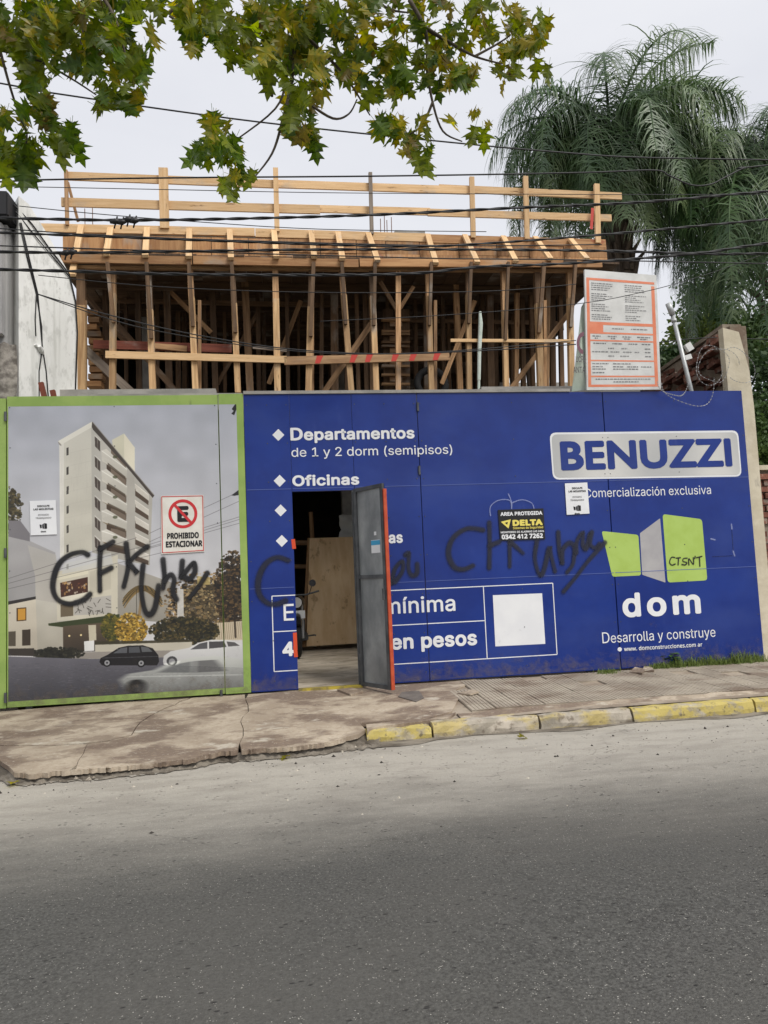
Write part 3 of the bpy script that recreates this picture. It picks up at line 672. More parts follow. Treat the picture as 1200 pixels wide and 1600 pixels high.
# ------------------------------------------------------------------ hoarding
ho = empty('site_hoarding', (1.4, 0, 0), 'tall blue and green printed metal hoarding across the building site', 'hoarding')
TOPZ = P(700, 614, 0).z
def fx(u, v): return P(u, v, 0).x
X_A = fx(10, 870); X_G = fx(346.5, 860); X_B = fx(386.5, 850); X_DL = fx(461.5, 925); X_DR = fx(560, 915); X_S1 = fx(661, 840); X_S2 = fx(950.5, 755); X_E = fx(1177, 820)
DTOP = P(505, 767, 0).z; BZ = .015
def panel(x0, x1, z0, z1, M, label=None, g=.005):
    o = box('panel', (x0+g, 0, z0), (x1-g, .045, z1), M, ho, bevel=.003)
    if label: o['label'] = label
    return o
p_far = panel(X_A-.9, X_A, BZ, TOPZ-.02, m_green, 'green outer gate panel')
p_gate = panel(X_A, X_G, .02, TOPZ, m_green, 'green framed gate panel carrying the building poster')
p_str = panel(X_G, X_B, BZ, TOPZ+.01, m_green, 'narrow green panel at the gate edge', .003)
p_1 = panel(X_B, X_DL, BZ, TOPZ, m_blue, 'blue panel left of the doorway', .001)
p_ov = panel(X_DL, X_DR, DTOP, TOPZ, m_blue, 'blue panel above the doorway', .0005)
p_2 = panel(X_DR, X_S1, BZ, TOPZ, m_blue, 'blue panel right of the doorway', .002)
p_3 = panel(X_S1, X_S2, BZ, TOPZ, m_blue, 'wide blue panel in the middle')
p_4 = panel(X_S2, X_E, BZ, TOPZ, m_blue, 'blue panel with the logos at the right end')
beam('top_capping', (X_B, .03, TOPZ+.02), (fx(890, 613), .03, TOPZ+.02), .035, .09, m_conc, ho, (0, 0, 1))
beam('top_capping', (fx(120, 618), .05, TOPZ+.014), (X_B-.01, .05, TOPZ+.014), .02, .06, m_conc, ho, (0, 0, 1))
for (u, v) in [(9, 651), (9, 864), (9, 1090), (346, 1085), (652.5, 636), (655, 735)]:
    p = P(u, v, 0); mb = MB(); mb.tube([p+Vector((0, -.012, -.05)), p+Vector((0, -.012, .05))], .014, 8); mb.build('hinge', m_steel, ho)
for zz, Mx in ((P(600, 760, 0).z, 1), (P(600, 911, 0).z, 1)):
    mj = m_chalkline if 'm_chalkline' in globals() else mat('pale_seam', (.09, .13, .36), rough=.4)  # paler blue strips along the sheet joints
    m_chalkline = mj
    for x0, x1, pn in ((X_B, X_DL, p_1), (X_DL, X_DR, p_ov), (X_DR, X_S1, p_2), (X_S1, X_S2, p_3), (X_S2, X_E, p_4)):
        if pn is p_ov and zz < DTOP: continue
        box('sheet_seam', (x0+.01, -.003, zz-.003), (x1-.01, .001, zz+.003), mj, pn)
for q in range(9):   # rear posts of the hoarding
    x = X_A+.2+q*1.02
    if X_DL-.1 < x < X_DR+.1: continue
    box('rear_post', (x-.03, .05, -.02), (x+.03, .11, TOPZ-.05), m_steel, ho)
#==PRINT==
for pn, x0, x1 in ((p_gate, X_A, X_G), (p_1, X_B, X_DL), (p_2, X_DR, X_S1), (p_3, X_S1, X_S2), (p_4, X_S2, X_E)):
    mb = MB()
    for x in (x0+.035, (x0+x1)/2, x1-.035):
        for q in range(8):
            z = .12+q*(TOPZ-.24)/7; mb.tube([(x+rnd.uniform(-.006, .006), .002, z), (x, -.004, z)], .0065, 6)
    tag(mb.build('screw_heads', m_steel, pn), kind='stuff')
def mud(name):
    M = bpy.data.materials.new(name); M.use_nodes = True; N = M.node_tree.nodes; L = M.node_tree.links; b = N['Principled BSDF']; b.inputs['Base Color'].default_value = (.2, .16, .12, 1); b.inputs['Roughness'].default_value = .95
    g = N.new('ShaderNodeNewGeometry'); sp = N.new('ShaderNodeSeparateXYZ'); L.new(g.outputs['Position'], sp.inputs[0])
    n = N.new('ShaderNodeTexNoise'); n.inputs['Scale'].default_value = 9; n.inputs['Detail'].default_value = 8; n.inputs['Roughness'].default_value = .75; L.new(g.outputs['Position'], n.inputs['Vector'])
    h = N.new('ShaderNodeMapRange'); L.new(sp.outputs['Z'], h.inputs[0]); h.inputs[1].default_value = .0; h.inputs[2].default_value = .3; h.inputs[3].default_value = .24; h.inputs[4].default_value = -.04
    a = N.new('ShaderNodeMath'); L.new(n.outputs[0], a.inputs[0]); L.new(h.outputs[0], a.inputs[1])
    q = N.new('ShaderNodeMapRange'); L.new(a.outputs[0], q.inputs[0]); q.inputs[1].default_value = .56; q.inputs[2].default_value = .82; q.inputs[4].default_value = .42; L.new(q.outputs[0], b.inputs['Alpha']); return M
m_mud = mud('mud_splash')
for pn, x0, x1 in ((p_gate, X_A, X_G), (p_str, X_G, X_B), (p_1, X_B, X_DL), (p_2, X_DR, X_S1), (p_3, X_S1, X_S2), (p_4, X_S2, X_E)):
    sheet('mud_splash', [(x0+.006, -.011, .03), (x1-.006, -.011, .03), (x1-.006, -.011, .6), (x0+.006, -.011, .6)], m_mud, pn)
# ---- poster print painted in numpy (a flat print on the gate)
PS = 300; px0 = fx(12, 870); px1 = fx(375, 850); pz0 = P(200, 1084.5, 0).z; pz1 = P(200, 633.5, 0).z
SS = 2; W_ = int((px1-px0)*PS*SS); H_ = int((pz1-pz0)*PS*SS)
img = np.zeros((H_, W_, 3), np.float32)
def q4(x, y):
    p = P(x/3, 600+y/3, 0); return ((p.x-px0)/(px1-px0)*W_, (pz1-p.z)/(pz1-pz0)*H_)
def fillpoly(pts, col, a=1., raw=False, col2=None):
    q = np.array(pts if raw else [q4(*p) for p in pts]); x0, y0 = np.floor(q.min(0)).astype(int); x1, y1 = np.ceil(q.max(0)).astype(int)
    x0, y0 = max(x0, 0), max(y0, 0); x1, y1 = min(x1, W_), min(y1, H_)
    if x1 <= x0 or y1 <= y0: return
    X, Y = np.meshgrid(np.arange(x0, x1)+.5, np.arange(y0, y1)+.5); ins = np.zeros(X.shape, bool)
    for i in range(len(q)):
        (ax, ay), (bx, by) = q[i], q[(i+1) % len(q)]
        if ay == by: continue
        ins ^= ((ay > Y) != (by > Y)) & (X < (bx-ax)*(Y-ay)/(by-ay)+ax)
    c = np.array(col, np.float32)/255
    if col2 is not None:
        t = ((Y-y0)/max(1, y1-y0))[..., None]; c = c*(1-t)+np.array(col2, np.float32)/255*t
        c = c[ins]
    s = img[y0:y1, x0:x1]; s[ins] = s[ins]*(1-a)+c*a
rp = np.random.RandomState(3)
def ell(x, y, rx, ry, col, a=1.):
    c = q4(x, y); k = W_/1110.; fillpoly([(c[0]+rx*k*math.cos(t), c[1]+ry*k*math.sin(t)) for t in np.linspace(0, 2*math.pi, 14)[:-1]], col, a, True)
def blobtree(x0, y0, x1, y1, cols, n, r=(4, 10), a=.85):
    dk = np.array(cols).min(0)*.75
    for i in range(n//6):
        t = rp.rand()*2*math.pi; rr = rp.rand()**.6*.86; s = rp.uniform(r[1], r[1]*1.9); ell((x0+x1)/2+(x1-x0)/2*rr*math.cos(t), (y0+y1)/2+(y1-y0)/2*rr*math.sin(t), s, s*.8, dk*rp.uniform(.8, 1.3), .8)
    for i in range(n):
        t = rp.rand()*2*math.pi; rr = rp.rand()**.6
        x = (x0+x1)/2+(x1-x0)/2*rr*math.cos(t); y = (y0+y1)/2+(y1-y0)/2*rr*math.sin(t)
        c = np.array(cols[rp.randint(len(cols))])*rp.uniform(.75, 1.25); s = rp.uniform(*r); ell(x, y, s, s*rp.uniform(.5, 1), c.clip(0, 255), a)
def pline(x0, y0, x1, y1, w_, col, a=.8):
    L = math.hypot(x1-x0, y1-y0); nx, ny = -(y1-y0)/L*w_/2, (x1-x0)/L*w_/2
    fillpoly([(x0+nx, y0+ny), (x1+nx, y1+ny), (x1-nx, y1-ny), (x0-nx, y0-ny)], col, a)
fillpoly([(-60, 0), (1300, 0), (1300, 1600), (-60, 1600)], (172, 175, 184), 1, col2=(208, 205, 202))
blobtree(-40, 480, 105, 700, [(70, 62, 40), (50, 48, 35), (100, 90, 60)], 260)
fillpoly([(20, 700), (140, 735), (260, 790), (260, 1130), (20, 1130)], (168, 166, 166), col2=(150, 148, 146))
fillpoly([(40, 640), (95, 640), (140, 700), (140, 738), (40, 715)], (125, 122, 125))
fillpoly([(130, 755), (262, 800), (300, 1160), (170, 1160), (165, 900)], (176, 173, 168), col2=(186, 180, 168))
fillpoly([(20, 1034), (168, 1000), (176, 1245), (20, 1245)], (205, 197, 180), col2=(180, 172, 156))
fillpoly([(20, 1022), (168, 995), (168, 1008), (20, 1038)], (52, 48, 46))
fillpoly([(78, 1050), (124, 1046), (124, 1108), (78, 1112)], (70, 50, 30)); fillpoly([(84, 1054), (120, 1051), (120, 1104), (84, 1107)], (196, 146, 60))
fillpoly([(104, 1152), (143, 1149), (143, 1224), (104, 1226)], (64, 54, 44)); fillpoly([(40, 1160), (74, 1158), (74, 1228), (40, 1228)], (86, 78, 66))
fillpoly([(168, 1010), (290, 1030), (360, 1120), (360, 1250), (176, 1245)], (192, 188, 176), col2=(168, 162, 148))
# tower
fillpoly([(525, 262), (582, 232), (632, 298), (632, 420), (590, 380), (530, 300)], (203, 199, 178)); fillpoly([(582, 232), (632, 298), (632, 420), (582, 360)], (218, 212, 192))
fillpoly([(278, 275), (428, 198), (432, 780), (282, 830)], (206, 203, 192), col2=(190, 186, 172))
fillpoly([(278, 275), (300, 268), (300, 822), (282, 830)], (216, 213, 204))
fillpoly([(428, 198), (600, 380), (715, 520), (702, 850), (600, 830), (432, 790)], (188, 185, 177), col2=(168, 164, 154))
fillpoly([(590, 380), (630, 430), (632, 830), (598, 800)], (176, 172, 163))
for i in range(7):
    y = 300+91*i; fillpoly([(312, y), (322, y-4), (322, y+32), (312, y+36)], (70, 66, 62))
for i in range(6):
    y = 245+94*i; fillpoly([(444, y), (470, y+25), (470, y+72), (446, y+48)], (78, 68, 62)); pline(457, y+14, 458, y+60, 2, (170, 165, 155)); fillpoly([(444, y-7), (472, y+18), (472, y+24), (444, y-2)], (206, 203, 195))
for i in range(5):
    yl, yr = 312+94*i, 400+82*i
    fillpoly([(500, yl+40), (592, yr+20), (592, yr+70), (500, yl+92)], (74, 60, 48))
    fillpoly([(520, yl-12), (590, yr-40), (590, yr), (520, yl+30)], (120, 106, 92))
    fillpoly([(476, yl), (500, yl-8), (596, yr), (594, yr+42), (478, yl+50)], (208, 204, 194), col2=(188, 184, 172))
    pline(476, yl, 596, yr, 3.5, (232, 230, 222)); fillpoly([(478, yl+50), (594, yr+42), (580, yr+48), (500, yl+64)], (130, 112, 84))
    yl, yr = 468+76*i, 520+70*i
    fillpoly([(634, yl+10), (696, yr+20), (696, yr+48), (634, yl+56)], (84, 70, 58))
    fillpoly([(632, yl), (698, yr), (698, yr+28), (636, yl+32)], (206, 201, 190)); pline(632, yl, 698, yr, 3, (228, 224, 216))
fillpoly([(272, 268), (432, 176), (442, 196), (288, 284)], (222, 219, 208)); fillpoly([(272, 268), (288, 284), (288, 292), (275, 282)], (150, 146, 138))
fillpoly([(432, 176), (724, 522), (716, 534), (600, 396), (436, 214), (430, 200)], (74, 66, 60)); pline(434, 178, 722, 520, 4, (150, 145, 138))
for i in range(9): pline(300, 330+60*i, 428, 300+60*i, 1.2, (176, 172, 162), .5)
for i in range(5):
    yl, yr = 312+94*i, 400+82*i
    for k_ in range(22): t = k_/21; pline(480+t*112, yl+6+t*(yr-yl), 480+t*112, yl+40+t*(yr-yl), 1.4, (160, 156, 146), .55)
    ell(540, yl+30, 12, 8, (66, 70, 44), .7); fillpoly([(505, yl+56), (588, yr+34), (588, yr+50), (505, yl+70)], (70, 58, 46), .7)
    yl, yr = 468+76*i, 520+70*i
    for k_ in range(12): t = k_/11; pline(638+t*56, yl+5+t*(yr-yl), 638+t*56, yl+28+t*(yr-yl), 1.4, (158, 152, 142), .5)
for i in range(60): x_ = rp.uniform(285, 425); y_ = rp.uniform(300, 820); pline(x_, y_, x_+rp.uniform(-2, 2), y_+rp.uniform(20, 70), 3, (182, 178, 168), .18)
blobtree(560, 1000, 700, 1110, [(70, 66, 40), (104, 96, 56), (50, 50, 32)], 380, (3, 7))
# base
fillpoly([(264, 880), (420, 845), (552, 800), (552, 1100), (268, 1110)], (200, 194, 176)); fillpoly([(300, 840), (520, 790), (530, 845), (290, 890)], (196, 196, 192), .7)
fillpoly([(552, 840), (805, 930), (812, 1120), (552, 1100)], (168, 163, 154), col2=(146, 142, 132))
fillpoly([(282, 932), (412, 904), (412, 985), (286, 1000)], (72, 46, 36))
for i in range(40): ell(rp.uniform(290, 408), rp.uniform(930, 985), rp.uniform(2, 6), rp.uniform(2, 8), [(190, 150, 90), (120, 70, 50), (220, 210, 190)][rp.randint(3)], .7)
fillpoly([(268, 900), (414, 872), (414, 890), (268, 920)], (214, 208, 186)); fillpoly([(284, 1000), (424, 972), (424, 1000), (284, 1030)], (222, 216, 198))
fillpoly([(420, 880), (520, 850), (520, 960), (420, 985)], (190, 184, 166)); fillpoly([(284, 1034), (344, 1022), (344, 1086), (284, 1092)], (110, 98, 78))
fillpoly([(346, 1012), (522, 990), (522, 1076), (346, 1084)], (178, 174, 166))
for i in range(26):
    x = rp.uniform(360, 510); y = rp.uniform(1000, 1070); t = rp.uniform(0, 3.14); pline(x, y, x+26*math.cos(t), y+22*math.sin(t), 3, (60, 56, 50), .8)
fillpoly([(226, 1122), (560, 1078), (562, 1112), (300, 1140), (228, 1132)], (58, 66, 38)); fillpoly([(296, 1135), (560, 1110), (560, 1250), (296, 1256)], (96, 82, 66), col2=(60, 52, 44))
fillpoly([(394, 1206), (442, 1200), (442, 1250), (396, 1252)], (220, 220, 216)); fillpoly([(414, 1130), (450, 1128), (452, 1200), (418, 1204)], (190, 182, 160))
for (x, y) in ((325, 1180), (380, 1176)): ell(x, y, 5, 5, (235, 215, 160))
# right side background
blobtree(760, 880, 1200, 1190, [(92, 74, 48), (54, 44, 32), (128, 104, 70), (166, 140, 100)], 1200, (3, 9))
blobtree(820, 920, 1150, 1180, [(110, 92, 62), (70, 60, 42), (150, 132, 96), (90, 80, 60)], 1100, (3, 9)); fillpoly([(925, 900), (985, 905), (985, 940), (925, 940)], (190, 170, 110), .8)
fillpoly([(830, 960), (860, 960), (862, 1110), (832, 1110)], (205, 203, 198), .9)
blobtree(1005, 780, 1180, 1150, [(60, 48, 34), (36, 30, 24), (96, 76, 50)], 1100, (3, 9)); fillpoly([(1010, 1120), (1140, 1110), (1140, 1200), (1010, 1200)], (196, 184, 160))
for i in range(14): pline(1015+i*9, 1115, 1022+i*9, 1195, 3, (110, 90, 70), .5)
pline(1098, 1060, 1104, 1190, 9, (46, 38, 30))
for i in range(27):
    t = i/26*math.pi*1.25-.35; c_ = (70, 62, 44) if i % 2 else (130, 106, 62)
    for k in range(7):
        r0, r1 = 14*k, 14*k+15; f = lambda r: (668+r*math.cos(t)*.95, 960-r*math.sin(t)*.6+r*r*.0065)
        pline(*f(r0), *f(r1), 15-k*1.6, c_, .9)
pline(668, 960, 652, 1090, 13, (140, 116, 80)); pline(640, 960, 640, 1080, 3, (60, 55, 45))
blobtree(475, 1075, 570, 1205, [(88, 84, 34), (60, 64, 30), (120, 108, 44)], 420, (3, 8)); blobtree(700, 1090, 1030, 1225, [(50, 48, 30), (34, 34, 24), (86, 74, 44)], 900, (3, 9))
blobtree(540, 1072, 690, 1222, [(168, 134, 50), (130, 100, 36), (196, 164, 80), (96, 78, 32)], 700, (3, 7))
fillpoly([(446, 1218), (900, 1204), (900, 1292), (446, 1294)], (190, 184, 168)); fillpoly([(446, 1206), (700, 1202), (900, 1196), (900, 1208), (446, 1222)], (60, 56, 40), .9)
fillpoly([(300, 1258), (1180, 1240), (1180, 1270), (300, 1290)], (150, 144, 136))
blobtree(140, 1232, 395, 1290, [(34, 34, 28), (50, 48, 38)], 260, (4, 9)); fillpoly([(20, 1240), (160, 1238), (160, 1275), (20, 1272)], (60, 54, 48))
fillpoly([(-40, 1274), (420, 1288), (1300, 1268), (1300, 1600), (-40, 1600)], (112, 110, 117), col2=(66, 66, 72))
for i in range(900):
    x, y = rp.uniform(0, 1200), rp.uniform(1310, 1520); ell(x, y, rp.uniform(3, 14), 1.2, (130, 128, 134) if rp.rand() < .5 else (60, 60, 66), .35)
# cars
fillpoly([(466, 1302), (472, 1284), (506, 1268), (556, 1236), (600, 1226), (670, 1224), (716, 1238), (742, 1270), (746, 1300), (736, 1318), (478, 1318)], (30, 28, 30))
fillpoly([(530, 1262), (566, 1238), (596, 1233), (596, 1260)], (92, 94, 98)); fillpoly([(604, 1260), (604, 1232), (652, 1230), (658, 1258)], (80, 82, 86)); fillpoly([(666, 1256), (660, 1230), (694, 1234), (716, 1254)], (96, 98, 100))
pline(480, 1284, 740, 1276, 2.5, (110, 110, 114), .7)
for (x, y) in ((502, 1306), (662, 1308)): ell(x, y, 20, 20, (18, 18, 18)); ell(x, y, 13, 13, (150, 150, 152)); ell(x, y, 5, 5, (50, 50, 52))
fillpoly([(764, 1300), (768, 1274), (800, 1252), (886, 1236), (930, 1212), (990, 1198), (1080, 1200), (1140, 1222), (1180, 1240), (1180, 1330), (768, 1316)], (214, 214, 212), col2=(176, 176, 176))
fillpoly([(892, 1244), (936, 1216), (972, 1208), (972, 1240)], (88, 88, 90)); fillpoly([(980, 1240), (980, 1207), (1050, 1205), (1062, 1232)], (78, 76, 78)); fillpoly([(1070, 1230), (1062, 1206), (1100, 1210), (1124, 1226)], (92, 90, 90))
ell(806, 1298, 26, 24, (70, 70, 72)); ell(806, 1300, 15, 15, (140, 140, 142))
base_ = img.copy()
fillpoly([(560, 1386), (600, 1358), (720, 1340), (790, 1306), (900, 1280), (1010, 1272), (1100, 1284), (1180, 1300), (1180, 1440), (980, 1440), (700, 1452), (590, 1430)], (196, 198, 192), .95, col2=(128, 130, 127))
fillpoly([(740, 1352), (820, 1314), (905, 1298), (900, 1352)], (96, 98, 98), .8); fillpoly([(915, 1352), (918, 1297), (1010, 1292), (1060, 1345)], (96, 96, 96), .9); pline(600, 1372, 1130, 1362, 5, (200, 202, 198), .7)
ell(640, 1420, 46, 38, (30, 30, 30)); ell(650, 1424, 22, 20, (70, 70, 70))
dif = img-base_; k = 26; cs = np.cumsum(np.pad(dif, ((0, 0), (k, k), (0, 0)), mode='edge'), axis=1); img = base_+(cs[:, 2*k:]-cs[:, :-2*k])/(2*k)*.92
for (a_, b_, c_, d_) in [(38, 935, 700, 752), (38, 960, 760, 790), (38, 912, 640, 720), (700, 740, 1130, 545), (700, 752, 1130, 620), (700, 765, 1130, 632), (700, 700, 1130, 500), (700, 770, 1130, 650)]: pline(a_, b_, c_, d_, 2.2, (80, 76, 78), .65)
fillpoly([(1086, 118), (1108, 86), (1108, 120), (1098, 146), (1084, 140), (1096, 126)], (30, 30, 32)); fillpoly([(1084, 522), (1122, 494), (1122, 520), (1098, 524)], (40, 40, 44))
yy_, xx_ = np.mgrid[0:H_, 0:W_]; gr = rp.rand(24, 18).astype(np.float32)   # soft mottling of the print
gy, gx = yy_/H_*22.9, xx_/W_*16.9; iy, ix = gy.astype(int), gx.astype(int); ty, tx = gy-iy, gx-ix; ty = ty*ty*(3-2*ty); tx = tx*tx*(3-2*tx)
mot = (gr[iy, ix]*(1-tx)+gr[iy, ix+1]*tx)*(1-ty)+(gr[iy+1, ix]*(1-tx)+gr[iy+1, ix+1]*tx)*ty
img *= (1+(mot-.5)*.07)[..., None].astype(np.float32)
img += rp.normal(0, .012, img.shape[:2]+(1,)).astype(np.float32)
H2, W2 = H_//2, W_//2; img = img[:H2*2, :W2*2].reshape(H2, 2, W2, 2, 3).mean((1, 3))
img = img.clip(0, 1)**1.05
buf = np.ones((H2, W2, 4), np.float32); buf[..., :3] = img[::-1]
im = bpy.data.images.new('poster_print', W2, H2); im.pixels.foreach_set(buf.ravel()); im.update(); im.pack()
m_post = bpy.data.materials.new('poster_print'); m_post.use_nodes = True; N = m_post.node_tree.nodes; L = m_post.node_tree.links
ti = N.new('ShaderNodeTexImage'); ti.image = im; L.new(ti.outputs[0], N['Principled BSDF'].inputs['Base Color']); N['Principled BSDF'].inputs['Roughness'].default_value = .42
nzz = N.new('ShaderNodeTexNoise'); nzz.inputs['Scale'].default_value = 1.3; gg = N.new('ShaderNodeNewGeometry'); L.new(gg.outputs[0], nzz.inputs['Vector'])
bb = N.new('ShaderNodeBump'); bb.inputs['Strength'].default_value = .12; bb.inputs['Distance'].default_value = .05; L.new(nzz.outputs[0], bb.inputs['Height']); L.new(bb.outputs[0], N['Principled BSDF'].inputs['Normal'])
def poster(x0, x1, pn):
    U = [((x-px0)/(px1-px0), (z-pz0)/(pz1-pz0)) for x, z in ((x0, pz0), (x1, pz0), (x1, pz1), (x0, pz1))]
    o = sheet('poster_print', [(x0, -.002, pz0), (x1, -.002, pz0), (x1, -.002, pz1), (x0, -.002, pz1)], m_post, pn, U)
    o['label'] = 'printed picture of a pale apartment tower above a street with cars'
poster(px0+.006, X_G-.006, p_gate); poster(X_G+.006, px1, p_str)
# ---- lettering on the blue panels
for (u, v) in ((434.9, 679.6), (437, 751.3), (438.5, 797.5), (440.3, 845.2)):
    h = 9.4; fsheet('diamond', [(u-h, v), (u, v+h), (u+h, v), (u, v-h)], m_white, p_1)
text('Departamentos', 454, 688.5, 648, 670.5, m_white, p_2, .03)
text('de 1 y 2 dorm (semipisos)', 455.5, 714, 707, 700, m_white, p_3, .004)
text('Oficinas', 457, 760, 561.5, 743, m_white, p_ov, .03)
text('as', 607.5, 849, 629.5, 831.5, m_white, p_2, .03)
text('E', 443.5, 970, 459.8, 944, m_white, p_1, .006)
text('4', 441.5, 1026, 460, 1003, m_white, p_1, .045, font='h')
text('mínima', 600, 960, 712, 935, m_white, p_2, .012)
text('en pesos', 611, 1015.5, 746, 992, m_white, p_2, .03)
def line(a, b, pn, w_=.011, M=None): 
    p, q = F_(*a), F_(*b); d = (q-p).normalized(); s = Vector((-d.z, 0, d.x))*w_/2
    sheet('frame_line', [p-s, q-s, q+s, p+s], M or m_white, pn)
for zv, ul in ((931.4, 425.5), (987.2, 427.2), (1049.3, 429)):
    z = P(ul, zv, 0).z
    for (x0, x1, pn) in ((P(426.5, 987, 0).x, X_DL-.002, p_1), (X_DR+.005, X_S1-.006, p_2), (X_S1+.006, P(758, 970, 0).x if zv == 987.2 else P(867, 968, 0).x, p_3)):
        sheet('frame_line', [(x0, -.0012, z-.005), (x1, -.0012, z-.005), (x1, -.0012, z+.005), (x0, -.0012, z+.005)], m_white, pn)
z0, z1 = P(429, 1049.3, 0).z, P(425.5, 931.4, 0).z
for x, pn in ((P(426.5, 987, 0).x, p_1), (P(758, 970, 0).x, p_3), (P(867, 968, 0).x, p_3)):
    sheet('frame_line', [(x-.005, -.0024, z0), (x+.005, -.0024, z0), (x+.005, -.0024, z1), (x-.005, -.0024, z1)], m_white, pn)
o = fsheet('white_square', [(774, 1010), (852, 1006), (847, 927), (770, 930)], m_white, p_3); o['label'] = 'plain white printed square inside the line frame'
# BENUZZI plate
def frnd(name, pix, r, M, pn, k=1): return sheet(name, round_poly([F_(u, v, k) for u, v in pix], r), M, pn)
frnd('logo_plate', [(864, 749.5), (1159, 744.5), (1153, 672.5), (858.5, 676)], .08, m_white, p_4)
frnd('logo_plate', [(866, 746.5), (1157, 742), (1151, 675.5), (861.5, 679)], .07, m_silver, p_4, 2)
text('BENUZZI', 877, 735.5, 1145, 689.5, m_blue, p_4, .042, k=4, font='b')
text('Comercialización exclusiva', 914, 777.5, 1111.5, 764, m_white, p_4, .0, k=2)
z6 = lambda x, y: (780+x*.35, 590+y*.35)
frnd('logo_shape', [z6(505, 889), z6(633, 883), z6(621, 702), z6(457, 685)], .03, m_lime, p_4)
frnd('logo_shape', [z6(638, 880), z6(742, 915), z6(718, 628), z6(628, 695)], .01, m_greyp, p_4)
frnd('logo_shape', [z6(752, 915), z6(929, 905), z6(905, 632), z6(729, 609)], .04, m_lime, p_4)
def tz(s, x0, yb, x1, yc, M, pn, bold=0, k=3, **kw):
    a = z6(x0, yb); b = z6(x1, yb); c = z6(x0, yc); return text(s, a[0], a[1], b[0], c[1], M, pn, bold, k, **kw)
tz('d', 553, 1071, 634, 962, m_white, p_4, .03); tz('o', 662, 1067, 749, 958, m_white, p_4, .03); tz('m', 777, 1060, 902, 948, m_white, p_4, .03)
tz('Desarrolla y construye', 461, 1186, 968, 1143, m_white, p_4, .0)
tz('www. domconstrucciones.com ar', 557, 1221, 908, 1203, m_white, p_4, .02, font='h')
c6 = z6(538, 1213); fsheet('dot', [(c6[0]+3.4*math.cos(a), c6[1]+3.4*math.sin(a)) for a in [-2*math.pi*k/12 for k in range(12)]], m_white, p_4)
# marker tag on the logo
for s in ([(783, 803), (768, 803), (760, 825), (770, 837), (785, 832)], [(790, 806), (808, 804)], [(800, 806), (798, 836)], [(838, 806), (822, 808), (820, 820), (836, 826), (830, 836), (815, 834)],
          [(846, 836), (846, 808), (866, 834), (866, 804)], [(874, 798), (872, 808)], [(880, 804), (904, 798)], [(893, 802), (895, 842)]):
    stroke('marker_stroke', [z6(*q) for q in s], .026, m_spray, p_4, 4)
# black graffiti
z4 = lambda x, y: (x/3, 600+y/3); z5 = lambda x, y: (370+x/2.7907, 600+y/2.7907)
def graf(lst, f, pn, w_, M, k0=8):
    for i, s in enumerate(lst): stroke('graffiti_stroke', [f(*q) for q in s], w_, M, pn, k0+i*.6)
graf([[(412, 800), (385, 788), (330, 800), (280, 840), (254, 905), (250, 965), (275, 1012), (330, 1030), (390, 1012), (422, 985)],
      [(472, 768), (468, 860), (470, 968)], [(470, 775), (530, 740)], [(475, 885), (522, 862)],
      [(592, 748), (602, 850), (582, 948)], [(692, 762), (640, 800), (604, 838)], [(604, 838), (645, 885), (640, 880)],
      [(672, 850), (664, 960), (680, 1058), (705, 1080), (730, 1040), (744, 945)], [(765, 822), (772, 900), (766, 955)], [(772, 925), (800, 892), (818, 915), (812, 970), (828, 1010)],
      [(856, 830), (850, 905)], [(852, 905), (895, 850), (912, 840), (915, 880), (888, 915), (868, 905)], [(972, 886), (935, 945), (890, 1000)]], z4, p_gate, .098, m_spray)
graf([[(222, 768), (175, 756), (125, 785), (95, 850), (98, 915), (135, 955), (178, 958), (212, 945)]], z5, p_1, .11, m_spray2)
graf([[(675, 868), (690, 805), (722, 772), (722, 815), (690, 862)], [(735, 745), (750, 738), (748, 800), (762, 834), (785, 825), (786, 785)]], z5, p_2, .09, m_spray2)
graf([[(1072, 636), (1005, 630), (945, 668), (922, 735), (945, 795), (985, 808), (1028, 792)], [(1100, 606), (1102, 700), (1100, 800)], [(1102, 705), (1142, 688)]], z5, p_3, .105, m_spray2)
graf([[(44, 690), (46, 780), (46, 842)], [(52, 735), (80, 760), (104, 782)], [(168, 728), (158, 800), (170, 860), (188, 882), (206, 830), (222, 758), (232, 800), (248, 864)], [(262, 690), (268, 780), (282, 832), (282, 770), (312, 738), (334, 760), (328, 830), (302, 868)],
      [(342, 782), (346, 730), (372, 690), (372, 745), (388, 762), (402, 700)], [(412, 690), (404, 740), (425, 760), (446, 742)], [(470, 736), (400, 812), (340, 890), (286, 954)]], z6, p_3, .092, m_spray2)
graf([[(766, 806), (766, 792), (778, 782), (796, 782), (799, 795)], [(794, 772), (799, 785), (799, 794)], [(799, 786), (815, 781), (830, 786), (834, 795)]], lambda x, y: (x, y), p_3, .02, m_chalk)
# staples patch on the right panel
for (a, b) in [((1036, 655), (1038, 675)), ((1044, 775), (1050, 795)), ((945, 720), (962, 724))]: stroke('scuff', [z6(*a), z6(*b)], .03, m_chalk, p_4, 3)
for a, b in [((1038, 680), (1044, 770)), ((950, 800), (1040, 795))]: stroke('scuff', [z6(*a), z6(*b)], .008, m_spray2, p_4, 3)
for (u, v, hh) in ((458, 850, 8), (460.5, 1002, 20), (461, 1018, 10)):
    stroke('orange_paint_smear', [(u+.3, v-hh/2), (u+1.2, v+hh/2)], .05, mat('orange_smear', (.62, .07, .02), rough=.6), p_1, 5, smooth=False)
